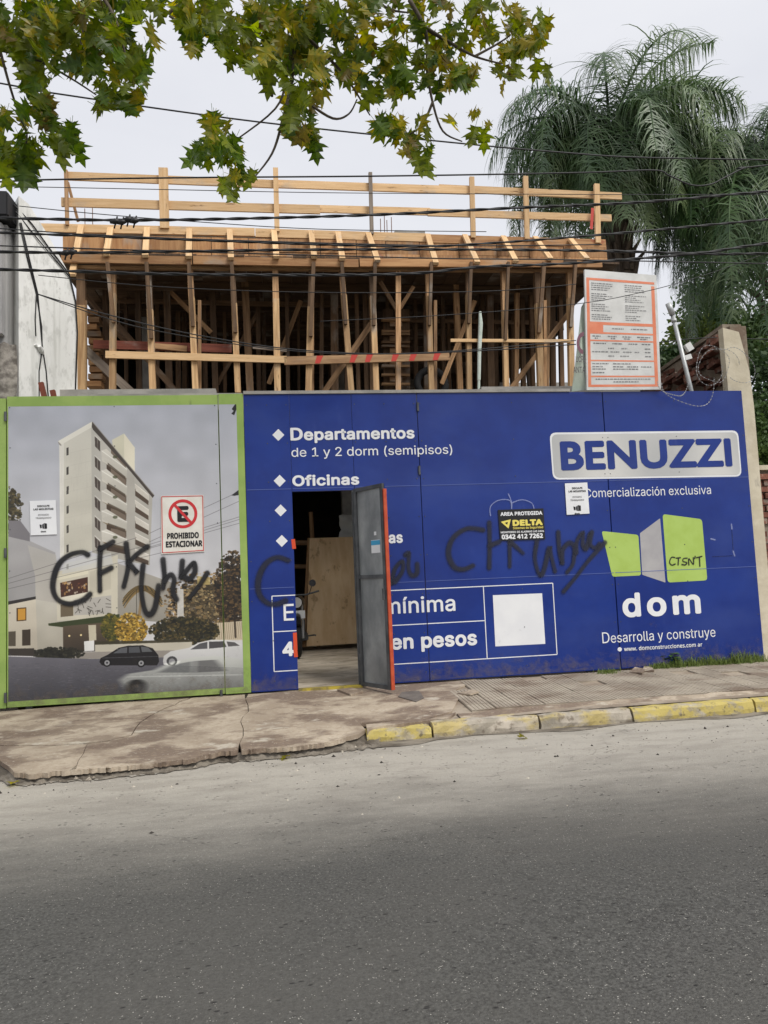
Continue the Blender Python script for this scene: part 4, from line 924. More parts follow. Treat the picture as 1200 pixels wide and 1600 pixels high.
# ---- door leaf (swung outwards) and frame
m_galv = mat('galvanised_sheet', (.19, .205, .21), (.34, .355, .355), rough=.45, metal=.25, scale=3, stretch=(1, 1, .5), bump=.15, bscale=30, layers=[((.4, .41, .41), 26, .66, .74, (1, 1, .6), .6), ((.09, .095, .1), 1.2, .45, .7, (1, 1, 1), .5)])
m_orange = mat('orange_primer', (.4, .055, .02), (.5, .085, .03), rough=.55, scale=8, layers=[((.18, .04, .02), 18, .62, .7, (1, 1, .5), .6)])
H0 = P(561, 1066, 0); H0.z = .03; X1 = P(612, 1074, -.46); Fv = Vector((X1.x-X_DR, -.46, 0)); Lw = Fv.length; dx = Fv.normalized(); nn = Vector((-dx.y, dx.x, 0)) # nn faces away from camera? fix below
if nn.dot(Vector((0, -1, 0))) < 0: nn = -nn
nn_in = nn if nn.x < 0 else -nn      # inner face looks left
door = empty('door', (X_DR, -.03, .02)); door.parent = ho; door.location = Vector((X_DR, -.03, .02))-WL[ho]
door['label'] = 'grey sheet metal door leaf standing open outwards'
D0 = Vector((X_DR+.005, -.012, .02)); DH = DTOP-.03+.02
def dp(s, z, n=0): return D0+dx*s+nn_in*n+Vector((0, 0, z))
beam('door_sheet', dp(.02, DH/2), dp(Lw-.02, DH/2), DH, .01, m_galv, door, (0, 0, 1))
for s in (.02, Lw-.022): beam('stile', dp(s, 0, .012), dp(s, DH, .012), .04, .03, m_steel, door, tuple(dx))
for z in (.02, DH*.545, DH-.02): beam('cross_rail', dp(.0, z, .012), dp(Lw, z, .012), .04, .028, m_steel, door, (0, 0, 1))
beam('orange_edge', dp(Lw+.012, 0, 0), dp(Lw+.012, DH-.06, 0), .014, .042, m_orange, door, tuple(dx))
beam('outer_skin', dp(.0, DH/2, -.012), dp(Lw, DH/2, -.012), DH, .006, m_blue, door, (0, 0, 1))
for z in (.25, 1.75):
    mb = MB(); mb.tube([dp(0, z, .02), dp(0, z+.09, .02)], .013, 8); mb.build('hinge', m_steel, door)
beam('latch', dp(Lw-.03, .93, .035), dp(Lw-.03, 1.05, .035), .02, .03, m_steel, door, tuple(dx))
st = beam('sticker', dp(.27, 1.5, .0068), dp(.43, 1.5, .0068), .14, .001, m_white, door, (0, 0, 1)); beam('sticker_band', dp(.27, 1.54, .0078), dp(.43, 1.54, .0078), .05, .0008, mat('cyan_print', (.05, .35, .6), rough=.5), door, (0, 0, 1))
beam('small_sticker', dp(.33, 1.64, .0068), dp(.37, 1.64, .0068), .04, .001, m_white, door, (0, 0, 1))
box('door_frame', (X_DR-.035, .004, .02), (X_DR+.001-.003, .06, DTOP-.003), m_steel, ho)
box('threshold', (X_DL, -.03, -.01), (X_DR, .03, .025), mat('worn_yellow', (.45, .35, .04), (.2, .16, .06), rough=.8, scale=9), ho)
#==THINGS==
# ------------------------------------------------------------------ signs fixed on the hoarding
def board(name, pix, M, label, cat, k=10, th=.004, Y=0, **kw):
    pts = [F_(u, v, k, Y) for u, v in pix]; mb = MB(); mb.prism([p for p in pts], (0, th, 0)); 
    o = mb.build(name, M, None); return tag(o, label, cat, **kw)
m_cream = mat('sign_cream', (.74, .72, .66), (.66, .63, .56), rough=.4, scale=6)
np_ = board('no_parking_sign', [(252.5, 866), (319.5, 862), (318, 773.5), (251.5, 775)], m_cream, 'cream no parking sign with crossed E ringed in red', 'sign')
def ringf(cx, cy, r0, r1, M, pr, k, name='ring', n=40):
    V = []; F = []
    for i in range(n):
        a = 2*math.pi*i/n
        for r in (r0, r1): V.append(F_(cx+r*math.cos(a), cy+r*math.sin(a), k))
    for i in range(n): j = (i+1) % n; F.append((2*i, 2*j, 2*j+1, 2*i+1))
    return mesh(name, V, F, M, pr)
ringf(286, 803, 18, 22.6, m_red, np_, 12)
text('E', 277.5, 816, 295.5, 791, m_blk, np_, .05, k=12)
fsheet('slash', [(271.5, 790.5), (298, 819), (301, 816), (274.5, 787.5)], m_red, np_, 13)
text('PROHIBIDO', 261.5, 842.5, 311, 833, m_blk, np_, .05, k=12, font='h'); text('ESTACIONAR', 259.5, 855.7, 316.5, 846, m_blk, np_, .05, k=12, font='h')
for a, b in (((253.8, 863.8), (318, 860)), ((253, 776.3), (316.8, 775)), ((253, 776), (254.3, 864)), ((316.9, 775), (318.1, 861))):
    p, q = F_(*a, 12), F_(*b, 12); d = (q-p).normalized(); s = Vector((-d.z, 0, d.x))*.004; sheet('border_line', [p-s, q-s, q+s, p+s], m_red, np_)
m_gtxt = mat('grey_ink', (.25, .25, .25), rough=.5)
def notice(pix, x0, x1, y0, label, sl):
    nb_ = board('notice', pix, m_white, label, 'notice', group=None)
    w_ = x1-x0; cx = (x0+x1)/2
    text('DISCULPE', cx-w_*.23, y0+9.5+sl*0, cx+w_*.23, y0+6.6, m_blk, nb_, .035, k=12, font='h'); text('LAS MOLESTIAS', cx-w_*.38, y0+14.5, cx+w_*.38, y0+11.5, m_blk, nb_, .035, k=12, font='h')
    text('ESTAMOS', cx-w_*.2, y0+23, cx+w_*.2, y0+20.5, m_gtxt, nb_, .015, k=12, font='h'); text('TRABAJANDO', cx-w_*.3, y0+28, cx+w_*.3, y0+25.5, m_gtxt, nb_, .015, k=12, font='h')
    y = y0+39
    for q in ([(-6, -2.5), (-2.8, -2), (-2.6, 3.2), (-5, 3.4)], [(-2, -2.2), (.6, -4.2), (1, 4.6), (-1.6, 3.4)], [(1.2, -4.6), (5.4, -3.8), (5.8, 4), (1.6, 4.6)]):
        fsheet('logo_shape', [(cx+a, y+b) for a, b in q][::-1], m_blk, nb_, 12)
    text('dom', cx-4, y0+49, cx+4, y0+46.3, m_blk, nb_, .035, k=12, font='h')
    return nb_
notice([(48.5, 836.5), (89.5, 835), (87.5, 781.5), (47, 783)], 48, 89, 783, 'small white apology notice on the left, over the apartment poster', 0)
notice([(885, 804.5), (920.5, 802.5), (917, 754), (882, 755.5)], 883.5, 919, 755, 'small white apology notice on blue below the silver logo plate', 0)
ds = board('alarm_sign', [(781, 845), (851.5, 842.5), (848.5, 794.5), (777.5, 796.8)], m_blk, 'small black security alarm sign with yellow wordmark on blue', 'sign')
text('AREA PROTEGIDA', 781.5, 806.5, 847, 800.5, m_white, ds, .05, k=12, font='h')
text('DELTA', 800.5, 822.3, 847.5, 812.5, m_yel, ds, .07, k=12, font='h')
fsheet('logo_shape', [(782, 815.5), (794, 826), (797.5, 811.5)], m_yel, ds, 12); fsheet('logo_shape', [(788, 817), (792, 820), (793, 815.5)], m_blk, ds, 13)
text('Sistemas de Seguridad', 801, 827, 848, 823.6, m_yel, ds, .025, k=12, font='h')
text('MONITOREO DE ALARMAS LAS 24Hs', 782, 833.6, 849.5, 830.6, m_white, ds, .035, k=12, font='h')
text('0342 412 7262', 783.5, 843, 848, 835.5, m_white, ds, .05, k=12, font='h')
# ---- works permit board on top of the hoarding
m_canv = mat('white_canvas', (.58, .58, .56), (.7, .7, .68), rough=.5, scale=3, wr=.5, wscale=3.5, bump=.1)
m_or = mat('orange_print', (.72, .2, .1), (.78, .27, .15), rough=.5)
YB = -.03
pb = MB(); q = [P(u, v, YB) for u, v in ((917, 609.5), (1033, 608.5), (1025.5, 430), (913.5, 421))]; pb.prism(q, (0, .03, 0))
permit = tag(pb.build('permit_board', m_canv, base=True), 'white and orange works permit board standing on top of the hoarding', 'sign board')
bl = lambda s, t: (913.5+s*(112+4*t)+3.5*t, 421+9*s+t*(188.5-10*s))      # s,t in 0..1 -> pixel
def bq(s0, t0, s1, t1, M, k, name='print_block'):
    return sheet(name, [F_(*bl(s0, t1), k, YB), F_(*bl(s1, t1), k, YB), F_(*bl(s1, t0), k, YB), F_(*bl(s0, t0), k, YB)], M, permit)
for a in [(.02, .085, .06, .975), (.92, .1, .965, .975), (.0601, .065, .9199, .085), (.0601, .43, .9199, .455), (.0601, .455, .24, .515), (.0601, .515, .9199, .53), (.0601, .58, .9199, .592), (.0601, .748, .9199, .76), (.0601, .88, .9199, .893), (.0601, .955, .9199, .975)]:
    bq(*a, m_or, 1)
bq(.02, .065, .965, .085, m_or, 1.5)
m_ink = mat('faint_ink', (.17, .17, .175), (.3, .3, .3), rough=.6)
rk = random.Random(2)
ink = MB()
def words(s0, s1, t, h):
    s = s0
    while s < s1:
        l = rk.uniform(.012, .05); e = min(s+l, s1)
        pts = [F_(*bl(s, t+h), 2, YB), F_(*bl(e, t+h), 2, YB), F_(*bl(e, t), 2, YB), F_(*bl(s, t), 2, YB)]; ink.add(pts, [(0, 1, 2, 3)]); s = e+.009
for i in range(18):
    t = .105+i*.0175
    if i in (4, 9, 14): continue
    words(.085, .085+rk.uniform(.18, .3), t, .007); words(.55, .55+rk.uniform(.15, .3), t, .007)
for t, cs in ((.478, ((.36, .52), (.62, .85))), (.545, ((.09, .2), (.3, .42), (.5, .62), (.7, .88))), (.562, ((.12, .16), (.34, .4), (.52, .6), (.74, .84))), (.605, ((.1, .28), (.36, .5), (.58, .7), (.76, .88))),
              (.645, ((.3, .38), (.48, .56), (.8, .88))), (.675, ((.08, .3), (.33, .45), (.5, .62), (.66, .72), (.8, .88))), (.71, ((.3, .38), (.46, .58), (.8, .88))), (.775, ((.08, .3), (.36, .6))), (.8, ((.08, .22), (.36, .5), (.55, .7), (.74, .88))), (.82, ((.08, .26), (.36, .7))), (.85, ((.08, .24),)), (.905, ((.12, .86),)), (.928, ((.36, .7),))):
    for a, b in cs: words(a, b, t, .009)
tag(ink.build('small_print', m_ink, permit), kind='stuff')
# folded fabric banner
fb_ = MB(); m_ban = mat('pale_green_banner', (.42, .5, .4), (.55, .6, .52), rough=.7, scale=2, bump=.2)
pts = [(893, 612), (916, 609), (915, 520), (914, 470), (908, 480), (904, 520), (898, 575)]
off = [.0, -.02, .03, .05, .0, -.02, -.03]
V = [P(u, v, .06+o_) for (u, v), o_ in zip(pts, off)]; c = P(907, 550, -.02); V2 = [v+Vector((0, .006, 0)) for v in V]; n = len(V)
F = [(i, (i+1) % n, n) for i in range(n)]
ban = tag(mesh('fabric_banner', V+[c], F, m_ban, None), 'pale green folded fabric banner hanging beside the permit board', 'banner')
YT = -.0301
text('UCRI', 900, 566, 914.5, 557, mat('banner_ink', (.12, .1, .11), rough=.7), ban, .01, k=1, Y=-.035); text('ANTA', 896, 583, 914.5, 573, bpy.data.materials['banner_ink'], ban, .01, k=1, Y=-.035)
ring = []
V = []; F = []
for i in range(20):
    a = -1.5+3.1*i/19+math.pi
    for r in (8, 13): V.append(P(912+.85*r*math.cos(a), 536+1.35*r*math.sin(a), -.036))
for i in range(19): F.append((2*i, 2*i+2, 2*i+3, 2*i+1))
mesh('emblem_ring', V, F, mat('plum_print', (.2, .09, .12), rough=.7), ban)
# ------------------------------------------------------------------ right party wall: broken brick, plastered end
XP = P(1141, 610, .15).x
m_plc = mat('cream_render', (.52, .46, .34), (.62, .56, .43), rough=.9, scale=4, bump=.4, bscale=15, layers=[((.3, .27, .22), 5, .6, .72, (1, 1, .4), .7)])
m_brick = mat('old_brick', (.15, .06, .04), (.27, .12, .08), rough=.95, coord='obj', scale=9, bump=.9, bscale=30, rand=.4, layers=[((.26, .22, .18), 9, .5, .62, (1, 1, 1), .85)])
m_mort = mat('crumbling_mortar', (.2, .165, .125), (.32, .27, .21), rough=1, scale=6, bump=1, bscale=16, layers=[((.1, .05, .03), 3, .5, .6, (1, 1, 1), .6)])
pw = empty('party_wall', (XP, 1.5, 0), 'broken brick party wall with cream plastered end at right', 'wall')
zp = P(1125, 514, .12).z
mb = MB(); xr_ = P(1190, 820, .12).x
mb.prism([(XP-.06, .07, -.1), (xr_, .07, -.1), (xr_, .07, zp-1.0), (xr_-.02, .07, zp-.55), (P(1152, 517, .1).x, .07, P(1152, 520, .1).z), (P(1127, 514, .1).x, .07, zp)], (0, .1, 0)); mb.build('plaster_end', m_plc, pw)
mb = MB(); prof = [(.18, -.1), (.18, zp+.06), (.5, zp+.08), (.9, zp-.02), (1.5, zp-.03), (2.2, zp-.1), (2.8, zp-.3), (3.6, zp-.35), (5, zp-.6), (5, -.1)]
XF = P(1122, 560, .4).x
mb.prism([(XF+.05, y, z) for y, z in prof], (.22, 0, 0)); mb.build('wall_core', m_mort, pw)
bme = MB(); bme.box((-.12, -.12, -.032), (0, .12, .032)); 
rb = random.Random(9); bcount = 0
bms = []
for q in range(5):
    b_ = [Vector((v.x+rb.gauss(0, .006), v.y+rb.gauss(0, .008), v.z+rb.gauss(0, .004))) for v in bme.V]; me = bpy.data.meshes.new('brick'); me.from_pydata(b_, [], bme.F); me.materials.append(m_brick); bms.append(me)
for j in range(19):
    z = zp-1.42+j*.082
    for i in range(13):
        y = .33+i*.262+(.13 if j % 2 else 0)
        zl = np.interp(y, [a for a, b in prof[1:-1]], [b for a, b in prof[1:-1]])
        if z > zl-.02 or rb.random() < .3: continue
        o = bpy.data.objects.new('brick', bms[rb.randint(0, 4)]); COL.objects.link(o); o.parent = pw
        o.location = Vector((XF+.045+rb.uniform(-.05, .09), y+rb.gauss(0, .012), z))-WL[pw]; o.rotation_euler = (rb.gauss(0, .1), rb.gauss(0, .1), rb.gauss(0, .14)); bcount += 1
# coping moss strip
beam('broken_coping', (XF+.16, .3, zp+.1), (XF+.16, 2.3, zp-.05), .26, .05, m_mort, pw, (1, 0, 0))
# neighbouring brick garden wall to the right
gw = empty('brick_garden_wall', (7, .5, 0), 'old red brick garden wall past the right end of the hoarding', 'wall')
box('wall_core', (xr_+.06, .52, -.1), (9.5, .7, P(1190, 735, .5).z), m_mort, gw)
hz = P(1190, 735, .5).z; nrow = int(hz/.082)
fbm = MB(); fbm.box((-.118, -.06, -.034), (.118, .06, .034)); fme = bpy.data.meshes.new('brick'); fme.from_pydata(fbm.V, [], fbm.F); fme.materials.append(m_brick)
for j in range(nrow):
    for i in range(8):
        x = xr_+.2+i*.255+(.128 if j % 2 else 0)
        if rb.random() < .05: continue
        o = bpy.data.objects.new('brick', fme); COL.objects.link(o); o.parent = gw; o.location = Vector((x, .535+rb.uniform(-.02, .02), .045+j*.082))-WL[gw]; o.rotation_euler = (0, 0, rb.gauss(0, .02))
box('coping', (xr_+.05, .44, hz), (9.5, .75, hz+.06), m_plc, gw)
for v, h in ((918, 11), (985, 8)):
    p = P(1199, v, .44); 
box('pale_ledge', (xr_+.02, .36, P(1195, 925, .4).z), (9.5, .47, P(1195, 912, .4).z), mat('pale_stone', (.6, .6, .58), rough=.8), gw)
# ---- pipe leaning above the wall
mb = MB(); a = P(1079, 606, .2); b = P(1051, 492, .2); c = P(1044, 474, .2)
mb.tube([a+(a-b).normalized()*.4, a, b], .026, 12); mb.tube([b-(b-a).normalized()*.0, c], .036, 12); mb.tube([b+(a-b)*.06, b+(a-b)*.1], .034, 12)
mastm = mat('grey_zinc', (.4, .42, .42), (.55, .56, .56), rough=.45, metal=.3, scale=6)
ms = tag(mb.build('service_mast', mastm, smooth=True, base=True), 'grey metal service mast leaning beside the broken brick wall', 'mast')
mb = MB(); mb.beam(P(1072, 545, .2), P(1080, 540, .2), .1, .05); mb.beam(P(1069, 560, .2), P(1079, 557, .2), .06, .05); mb.build('bracket', mat('white_ceramic', (.7, .7, .68), rough=.3), ms)
# ---- razor wire
m_wire = mat('galvanised_wire', (.3, .3, .3), rough=.45, metal=.5)
def coil(cx, cy, r, Y, n, dx_, label, a0=0, a1=6.28):
    mb = MB(); pts = []
    for i in range(n*24+1):
        a = a0+(a1-a0)*i/24 if n == 1 else 2*math.pi*i/24
        pts.append(P(cx+r*(1+.18*math.sin(a*1.7+cx))*math.cos(a)+dx_*i/24, cy+r*(1.1+.15*math.sin(a*2.3+cy))*math.sin(a), Y+.015*math.sin(a*2)))
    mb.tube(pts, .0018, 5)
    for i in range(0, len(pts)-1):
        p = (pts[i]+pts[i+1])/2; d = (pts[i+1]-pts[i]).normalized(); s = d.cross(Vector((0, 1, 0))).normalized()
        mb.add([p-d*.01, p+s*.009, p+d*.01, p-s*.009], [(0, 1, 2, 3)])
    tag(mb.build('razor_wire', m_wire), label, 'wire')
coil(1046, 585, 34, -.08, 1, 20, 'loose loop of razor wire hanging just right of the permit board', .3, 2.9)
coil(1073, 578, 52, -.06, 1, 8, 'loop of razor wire drooping over the hoarding below the leaning mast', .2, 2.8)
coil(1105, 570, 26, .05, 2, 10, 'tangled razor wire coil in front of the broken bricks')
coil(1150, 572, 25, .02, 1, 6, 'razor wire loop round the cream plastered wall end', -2.2, 2.4)
#==DOORIN==
# ------------------------------------------------------------------ seen through the doorway
YPW = 4.3
a = P(479, 1010, YPW); tl = P(484, 841, YPW+.25); a.z = max(a.z, .04)
mb = MB(); wv_ = Vector((1.15, .04, 0)); V4 = [a, a+wv_, tl+wv_, tl]; mb.prism(V4, (0, .02, 0))
m_ply = mat('plywood', (.68, .47, .26), (.78, .58, .36), rough=.7, scale=2.5, stretch=(3, 3, .8), bump=.1, layers=[((.16, .08, .04), 5, .7, .76, (1.5, 1, .7), .9), ((.34, .2, .1), 7, .58, .66, (1, 1, .6), .6)])
tag(mb.build('plywood_sheet', m_ply, base=True), 'large plywood sheet leaning upright inside the doorway', 'plywood')
beam_ = MB(); beam_.beam(P(476, 1011, YPW+.1), P(484, 841, YPW+.33), .08, .05)
tag(beam_.build('timber_batten', w_mid, base=True), 'upright batten standing at the left edge of the plywood sheet', 'timber')
mb = MB(); a = P(490, 800, 5); b = P(496, 850, 5); mb.beam((a.x, 5, 0), (a.x-.05, 5, P(489, 800, 5).z), .07, .07)
tag(mb.build('timber_post', w_mid, base=True), 'wooden post standing in the dark behind the plywood sheet', 'post')
mb = MB(); mb.beam(P(440, 848, 4.9), P(520, 848, 4.9), .08, .04); mb.beam(P(440, 885, 4.9), P(520, 885, 4.9), .07, .04)
tag(mb.build('timber_rails', w_mid), 'two horizontal boards crossing left of the plywood sheet', 'timber')
mb = MB(); c0 = P(549, 822, 4.9); 
V = []; F = []
for i in range(7):
    for j in range(7):
        V.append(c0+Vector(((i-3)*.07+rnd.gauss(0, .015), rnd.gauss(0, .03), (j-3)*.06*(1+.2*math.sin(i))+rnd.gauss(0, .012))))
for i in range(6):
    for j in range(6): F.append((i*7+j, (i+1)*7+j, (i+1)*7+j+1, i*7+j+1))
tag(mesh('plastic_sack', V, F, mat('white_sack', (.6, .6, .57), rough=.5), None, smooth=True), 'crumpled white sack hanging above the plywood sheet', 'sack')
# motorcycle, nose towards the door
mc = P(466, 1013, 3.3); mc.z = .0
mo = empty('motorcycle', mc, 'black motorcycle parked just inside the doorway at its left', 'motorcycle')
m_rub = bpy.data.materials['tyre_rubber']; m_bk = mat('black_paint', (.015, .015, .017), rough=.25, coat=.5)
for s, y in ((0, 0), (1, 1.25)):
    c = mc+Vector((0, y, .3)); mb = MB(); mb.tube([c+Vector((0, .24*math.cos(t), .24*math.sin(t))) for t in [2*math.pi*k/24 for k in range(25)]], .055, 8, caps=False); wh = mb.build('wheel', m_rub, mo, smooth=True)
    mb = MB(); mb.tube([c+Vector((-.06, 0, 0)), c+Vector((.06, 0, 0))], .04, 8)
    for k in range(6): t = math.pi*k/3; mb.tube([c, c+Vector((0, .2*math.cos(t), .2*math.sin(t)))], .012, 5)
    mb.build('rim', m_wire, wh)
mb = MB(); mb.tube([mc+Vector((0, .3*math.cos(t), .3+.33*math.sin(t))) for t in [.3+.22*k for k in range(11)]], .06, 8); mb.build('mudguard', m_bk, mo)
mb = MB()
for s in (-1, 1): mb.tube([mc+Vector((.08*s, 0, .3)), mc+Vector((.08*s, .22, .85))], .02, 8)
mb.build('fork', m_wire, mo)
mb = MB(); mb.tube([mc+Vector((-.36, .34, 1.0)), mc+Vector((-.15, .25, .95)), mc+Vector((.15, .25, .95)), mc+Vector((.36, .34, 1.0))], .014, 8); mb.build('handlebar', m_steel, mo)
for s in (-1, 1):
    mb = MB(); mb.tube([mc+Vector((.2*s, .26, .95)), mc+Vector((.26*s, .24, 1.12))], .006, 6); mb.tube([mc+Vector((.26*s, .22, 1.13)), mc+Vector((.26*s, .26, 1.13))], .055, 12); mb.build('mirror', m_bk, mo)
mb = MB(); mb.tube([mc+Vector((0, .06, .84)), mc+Vector((0, .1, .84)), mc+Vector((0, .24, .84))], [.09, .1, .05], 14); hl = mb.build('headlight', m_bk, mo, smooth=True)
mb = MB(); mb.tube([mc+Vector((0, .052, .84)), mc+Vector((0, .058, .84))], .08, 14); mb.build('lens', mat('lamp_glass', (.6, .6, .6), rough=.1), hl)
box('number_plate', mc+Vector((-.02, -.01, .6)), mc+Vector((.12, 0, .72)), m_white, mo)
mb = MB(); mb.tube([mc+Vector((0, .35, .78)), mc+Vector((0, .55, .82)), mc+Vector((0, .78, .76))], [.08, .15, .1], 10); mb.build('fuel_tank', m_bk, mo, smooth=True)
mb = MB(); mb.tube([mc+Vector((0, .75, .76)), mc+Vector((0, 1.05, .78)), mc+Vector((0, 1.45, .82))], [.1, .13, .1], 10); mb.build('seat', m_rub, mo, smooth=True)
mb = MB(); mb.box(mc+Vector((-.13, .45, .22)), mc+Vector((.13, .85, .55))); mb.tube([mc+Vector((.15, .5, .25)), mc+Vector((.17, 1.45, .3))], .035, 8); mb.build('engine', m_steel, mo, bevel=.01)
mb = MB(); mb.tube([mc+Vector((.05, .25, .3)), mc+Vector((.26, .1, .33)), mc+Vector((.27, .02, .33))], .012, 6); mb.build('footrest', m_steel, mo)
# ------------------------------------------------------------------ pavement litter and weeds
mb = MB(); q = [G(u, v, .02) for u, v in ((527, 1077), (548, 1085), (567, 1080), (550, 1074))]; mb.prism(q, (0, 0, -.02))
tag(mb.build('stone_slab', m_apron, base=True), 'loose flat stone lying in front of the doorway threshold', 'slab')
mb = MB(); q = [G(u, v, .012) for u, v in ((622, 1088), (650, 1096), (662, 1090), (655, 1079), (628, 1081))]; mb.prism(q, (0, 0, -.01))
tag(mb.build('inspection_cover', mat('cover_iron', (.1, .085, .075), (.16, .14, .12), rough=.8, bump=.4), base=True), 'small dark square inspection cover in the pavement right of the door', 'cover')
for (c, lab) in ((((714, 1080), (735, 1084), (748, 1080), (738, 1077)), 'pale flat concrete chip lying on the tiles near the hoarding foot'), (((983, 1047), (1003, 1051), (1008, 1045), (992, 1042)), 'broken tile piece tilted beside the weeds'), (((1003, 1046), (1022, 1047), (1018, 1041), (1006, 1041)), 'smaller broken tile piece nearest the leafy weed')):
    mb = MB(); q = [G(u, v, .03) for u, v in c]; q[0].z -= .02; mb.prism(q, (0, 0, -.018)); tag(mb.build('tile_fragment', m_apron, base=True), lab, 'fragment')
m_grass = mat('grass_blades', (.1, .15, .03), (.2, .25, .07), rough=.7, scale=30, transl=.25)
def grass_tuft(gx, gy, h, n, spread, mb, rr):
    for i in range(n):
        x = gx+rr.gauss(0, spread); y = gy+rr.gauss(0, .035); z = zs(x, y)-.005; a = rr.uniform(0, 6.28); l = h*rr.uniform(.4, 1.1); b = rr.uniform(.2, .9)
        d = Vector((math.cos(a), math.sin(a), 0)); s = Vector((-d.y, d.x, 0))*.003; p0 = Vector((x, y, z)); p1 = p0+Vector((0, 0, l*.6))+d*l*.2*b; p2 = p0+Vector((0, 0, l*(1-.35*b)))+d*l*.7*b
        mb.add([p0-s, p0+s, p1+s, p1-s, p2], [(0, 1, 2, 3), (3, 2, 4)])
rr = random.Random(21); mb = MB()
for u in np.arange(1015, 1215, 4.5):
    g = G(u, 1046-(u-1015)*.04); grass_tuft(g.x, -.05, .07+.1*rr.random()*(1 if u > 1050 else .6)*(1.3 if abs(u-1090) < 30 or u > 1150 else .8), 30, .03, mb, rr)
tag(mb.build('grass', m_grass), 'strip of grass growing along the foot of the blue hoarding at right', 'grass', kind='stuff')
mb = MB(); g = G(951, 1052); grass_tuft(g.x, g.y, .07, 140, .07, mb, rr); tag(mb.build('grass_tuft', m_grass, base=True), 'small isolated grass tuft between tiles and hoarding', 'grass', kind='stuff')
m_weed = mat('weed_leaf', (.035, .09, .03), (.07, .14, .04), rough=.5, scale=20, transl=.2)
wd = empty('leafy_weed', G(1048, 1042), 'broad leaved dark green weed growing among the grass', 'weed'); g = WL[wd]
for i in range(14):
    a = rr.uniform(0, 6.28); h = rr.uniform(.03, .17); r0 = rr.uniform(.02, .1); d = Vector((math.cos(a), math.sin(a)*.5, 0)); c = g+Vector((0, 0, h))+d*r0; s = Vector((-d.y, d.x, .1)).normalized(); l = rr.uniform(.05, .08)
    mesh('leaf', [c-d*l, c-d*l*.3+s*l*.45, c+d*l*.5+s*l*.4, c+d*l-Vector((0, 0, .02)), c+d*l*.5-s*l*.4, c-d*l*.3-s*l*.45], [(0, 1, 2, 3), (0, 3, 4, 5)], m_weed, wd)
mb = MB()
for i in range(4): mb.tube([g, g+Vector((rr.gauss(0, .03), rr.gauss(0, .02), .12))], .003, 5)
mb.build('stem', m_weed, wd)
#==TREES==
# ------------------------------------------------------------------ street tree: branches over the camera
m_bark = mat('dark_bark', (.05, .04, .03), (.1, .08, .06), rough=.9, bump=.6, bscale=30)
lg = dict(rough=.4, coord='obj', scale=5, transl=.58, rand=.3, spec=.4)
m_leafs = [mat('leaf_green', (.06, .115, .01), (.105, .165, .014), **lg), mat('leaf_olive', (.19, .225, .014), (.12, .165, .012), **lg), mat('leaf_yellow', (.38, .3, .02), (.2, .22, .018), **lg), mat('leaf_brown', (.2, .15, .03), (.15, .13, .025), **lg)]
def leaf_outline():
    right = [(.0, .0), (.05, .02), (.25, -.1), (.17, .03), (.36, .04), (.16, .12), (.12, .19), (.31, .25), (.5, .4), (.3, .36), (.27, .5), (.15, .37), (.085, .42), (.19, .6), (.3, .76), (.13, .68), (.1, .8), (.0, 1.0)]
    return right
def leaf_geo(rs):
    r_ = random.Random(rs); right = leaf_outline(); V = []; F = []
    bend = r_.uniform(.1, 1.3); fold = r_.uniform(-.1, .7); tw = r_.uniform(-.7, .7)
    def cv(x, y): return Vector((x, y*math.cos(bend*y*.6), -bend*y*y*.4+fold*abs(x)*.9-abs(x)**2*.7+tw*x*y))
    spine = [0, .12, .3, .5, .72, 1.0]
    for sgn in (1, -1):
        n0 = len(V); V += [cv(0, s) for s in spine]; m0 = len(V); pr = [(sgn*x*(1+r_.gauss(0, .06)), y) for x, y in right[1:-1]]; V += [cv(x, y) for x, y in pr]
        near = lambda y: min(range(len(spine)), key=lambda k: abs(spine[k]-y*0.92))
        seq = [0]+[None]*len(pr)+[5]
        last = 0
        for k in range(len(pr)):
            s_ = max(last, near(pr[k][1])); 
            if k > 0:
                F.append((m0+k-1, m0+k, n0+last) if sgn > 0 else (m0+k, m0+k-1, n0+last))
            while last < s_:
                F.append((n0+last, m0+k, n0+last+1) if sgn > 0 else (m0+k, n0+last, n0+last+1)); last += 1
        while last < 5:
            F.append((n0+last, m0+len(pr)-1, n0+last+1) if sgn > 0 else (m0+len(pr)-1, n0+last, n0+last+1)); last += 1
    n0 = len(V); V += [Vector((-.008, -.28, -.03)), Vector((.008, -.28, -.03)), Vector((.008, .05, 0)), Vector((-.008, .05, 0))]; F.append((n0, n0+1, n0+2, n0+3))
    return V, F
LG = [leaf_geo(i) for i in range(10)]; LM = {}
for gi_, (V, F) in enumerate(LG):
    for mi, M in enumerate(m_leafs):
        me = bpy.data.meshes.new('leaf'); me.from_pydata(V, [], F); me.materials.append(M); me.update(); LM[(gi_, mi)] = me
TR0 = Vector((-3.4, -12.9, -.08))
tree = empty('street_tree', TR0, 'street tree with lobed green and yellowing leaves overhanging from the top', 'tree')
def px3(u, v, d): return CAM+ray(u, v)*d
mb = MB(); mb.tube([TR0, TR0+Vector((.05, .02, 1.6)), TR0+Vector((.1, .15, 3.2)), TR0+Vector((.3, .5, 4.6))], [.3, .22, .19, .16], 12); mb.build('trunk', m_bark, tree, smooth=True)
B0 = TR0+Vector((.1, .15, 3.2)); B1 = TR0+Vector((.3, .5, 4.6))
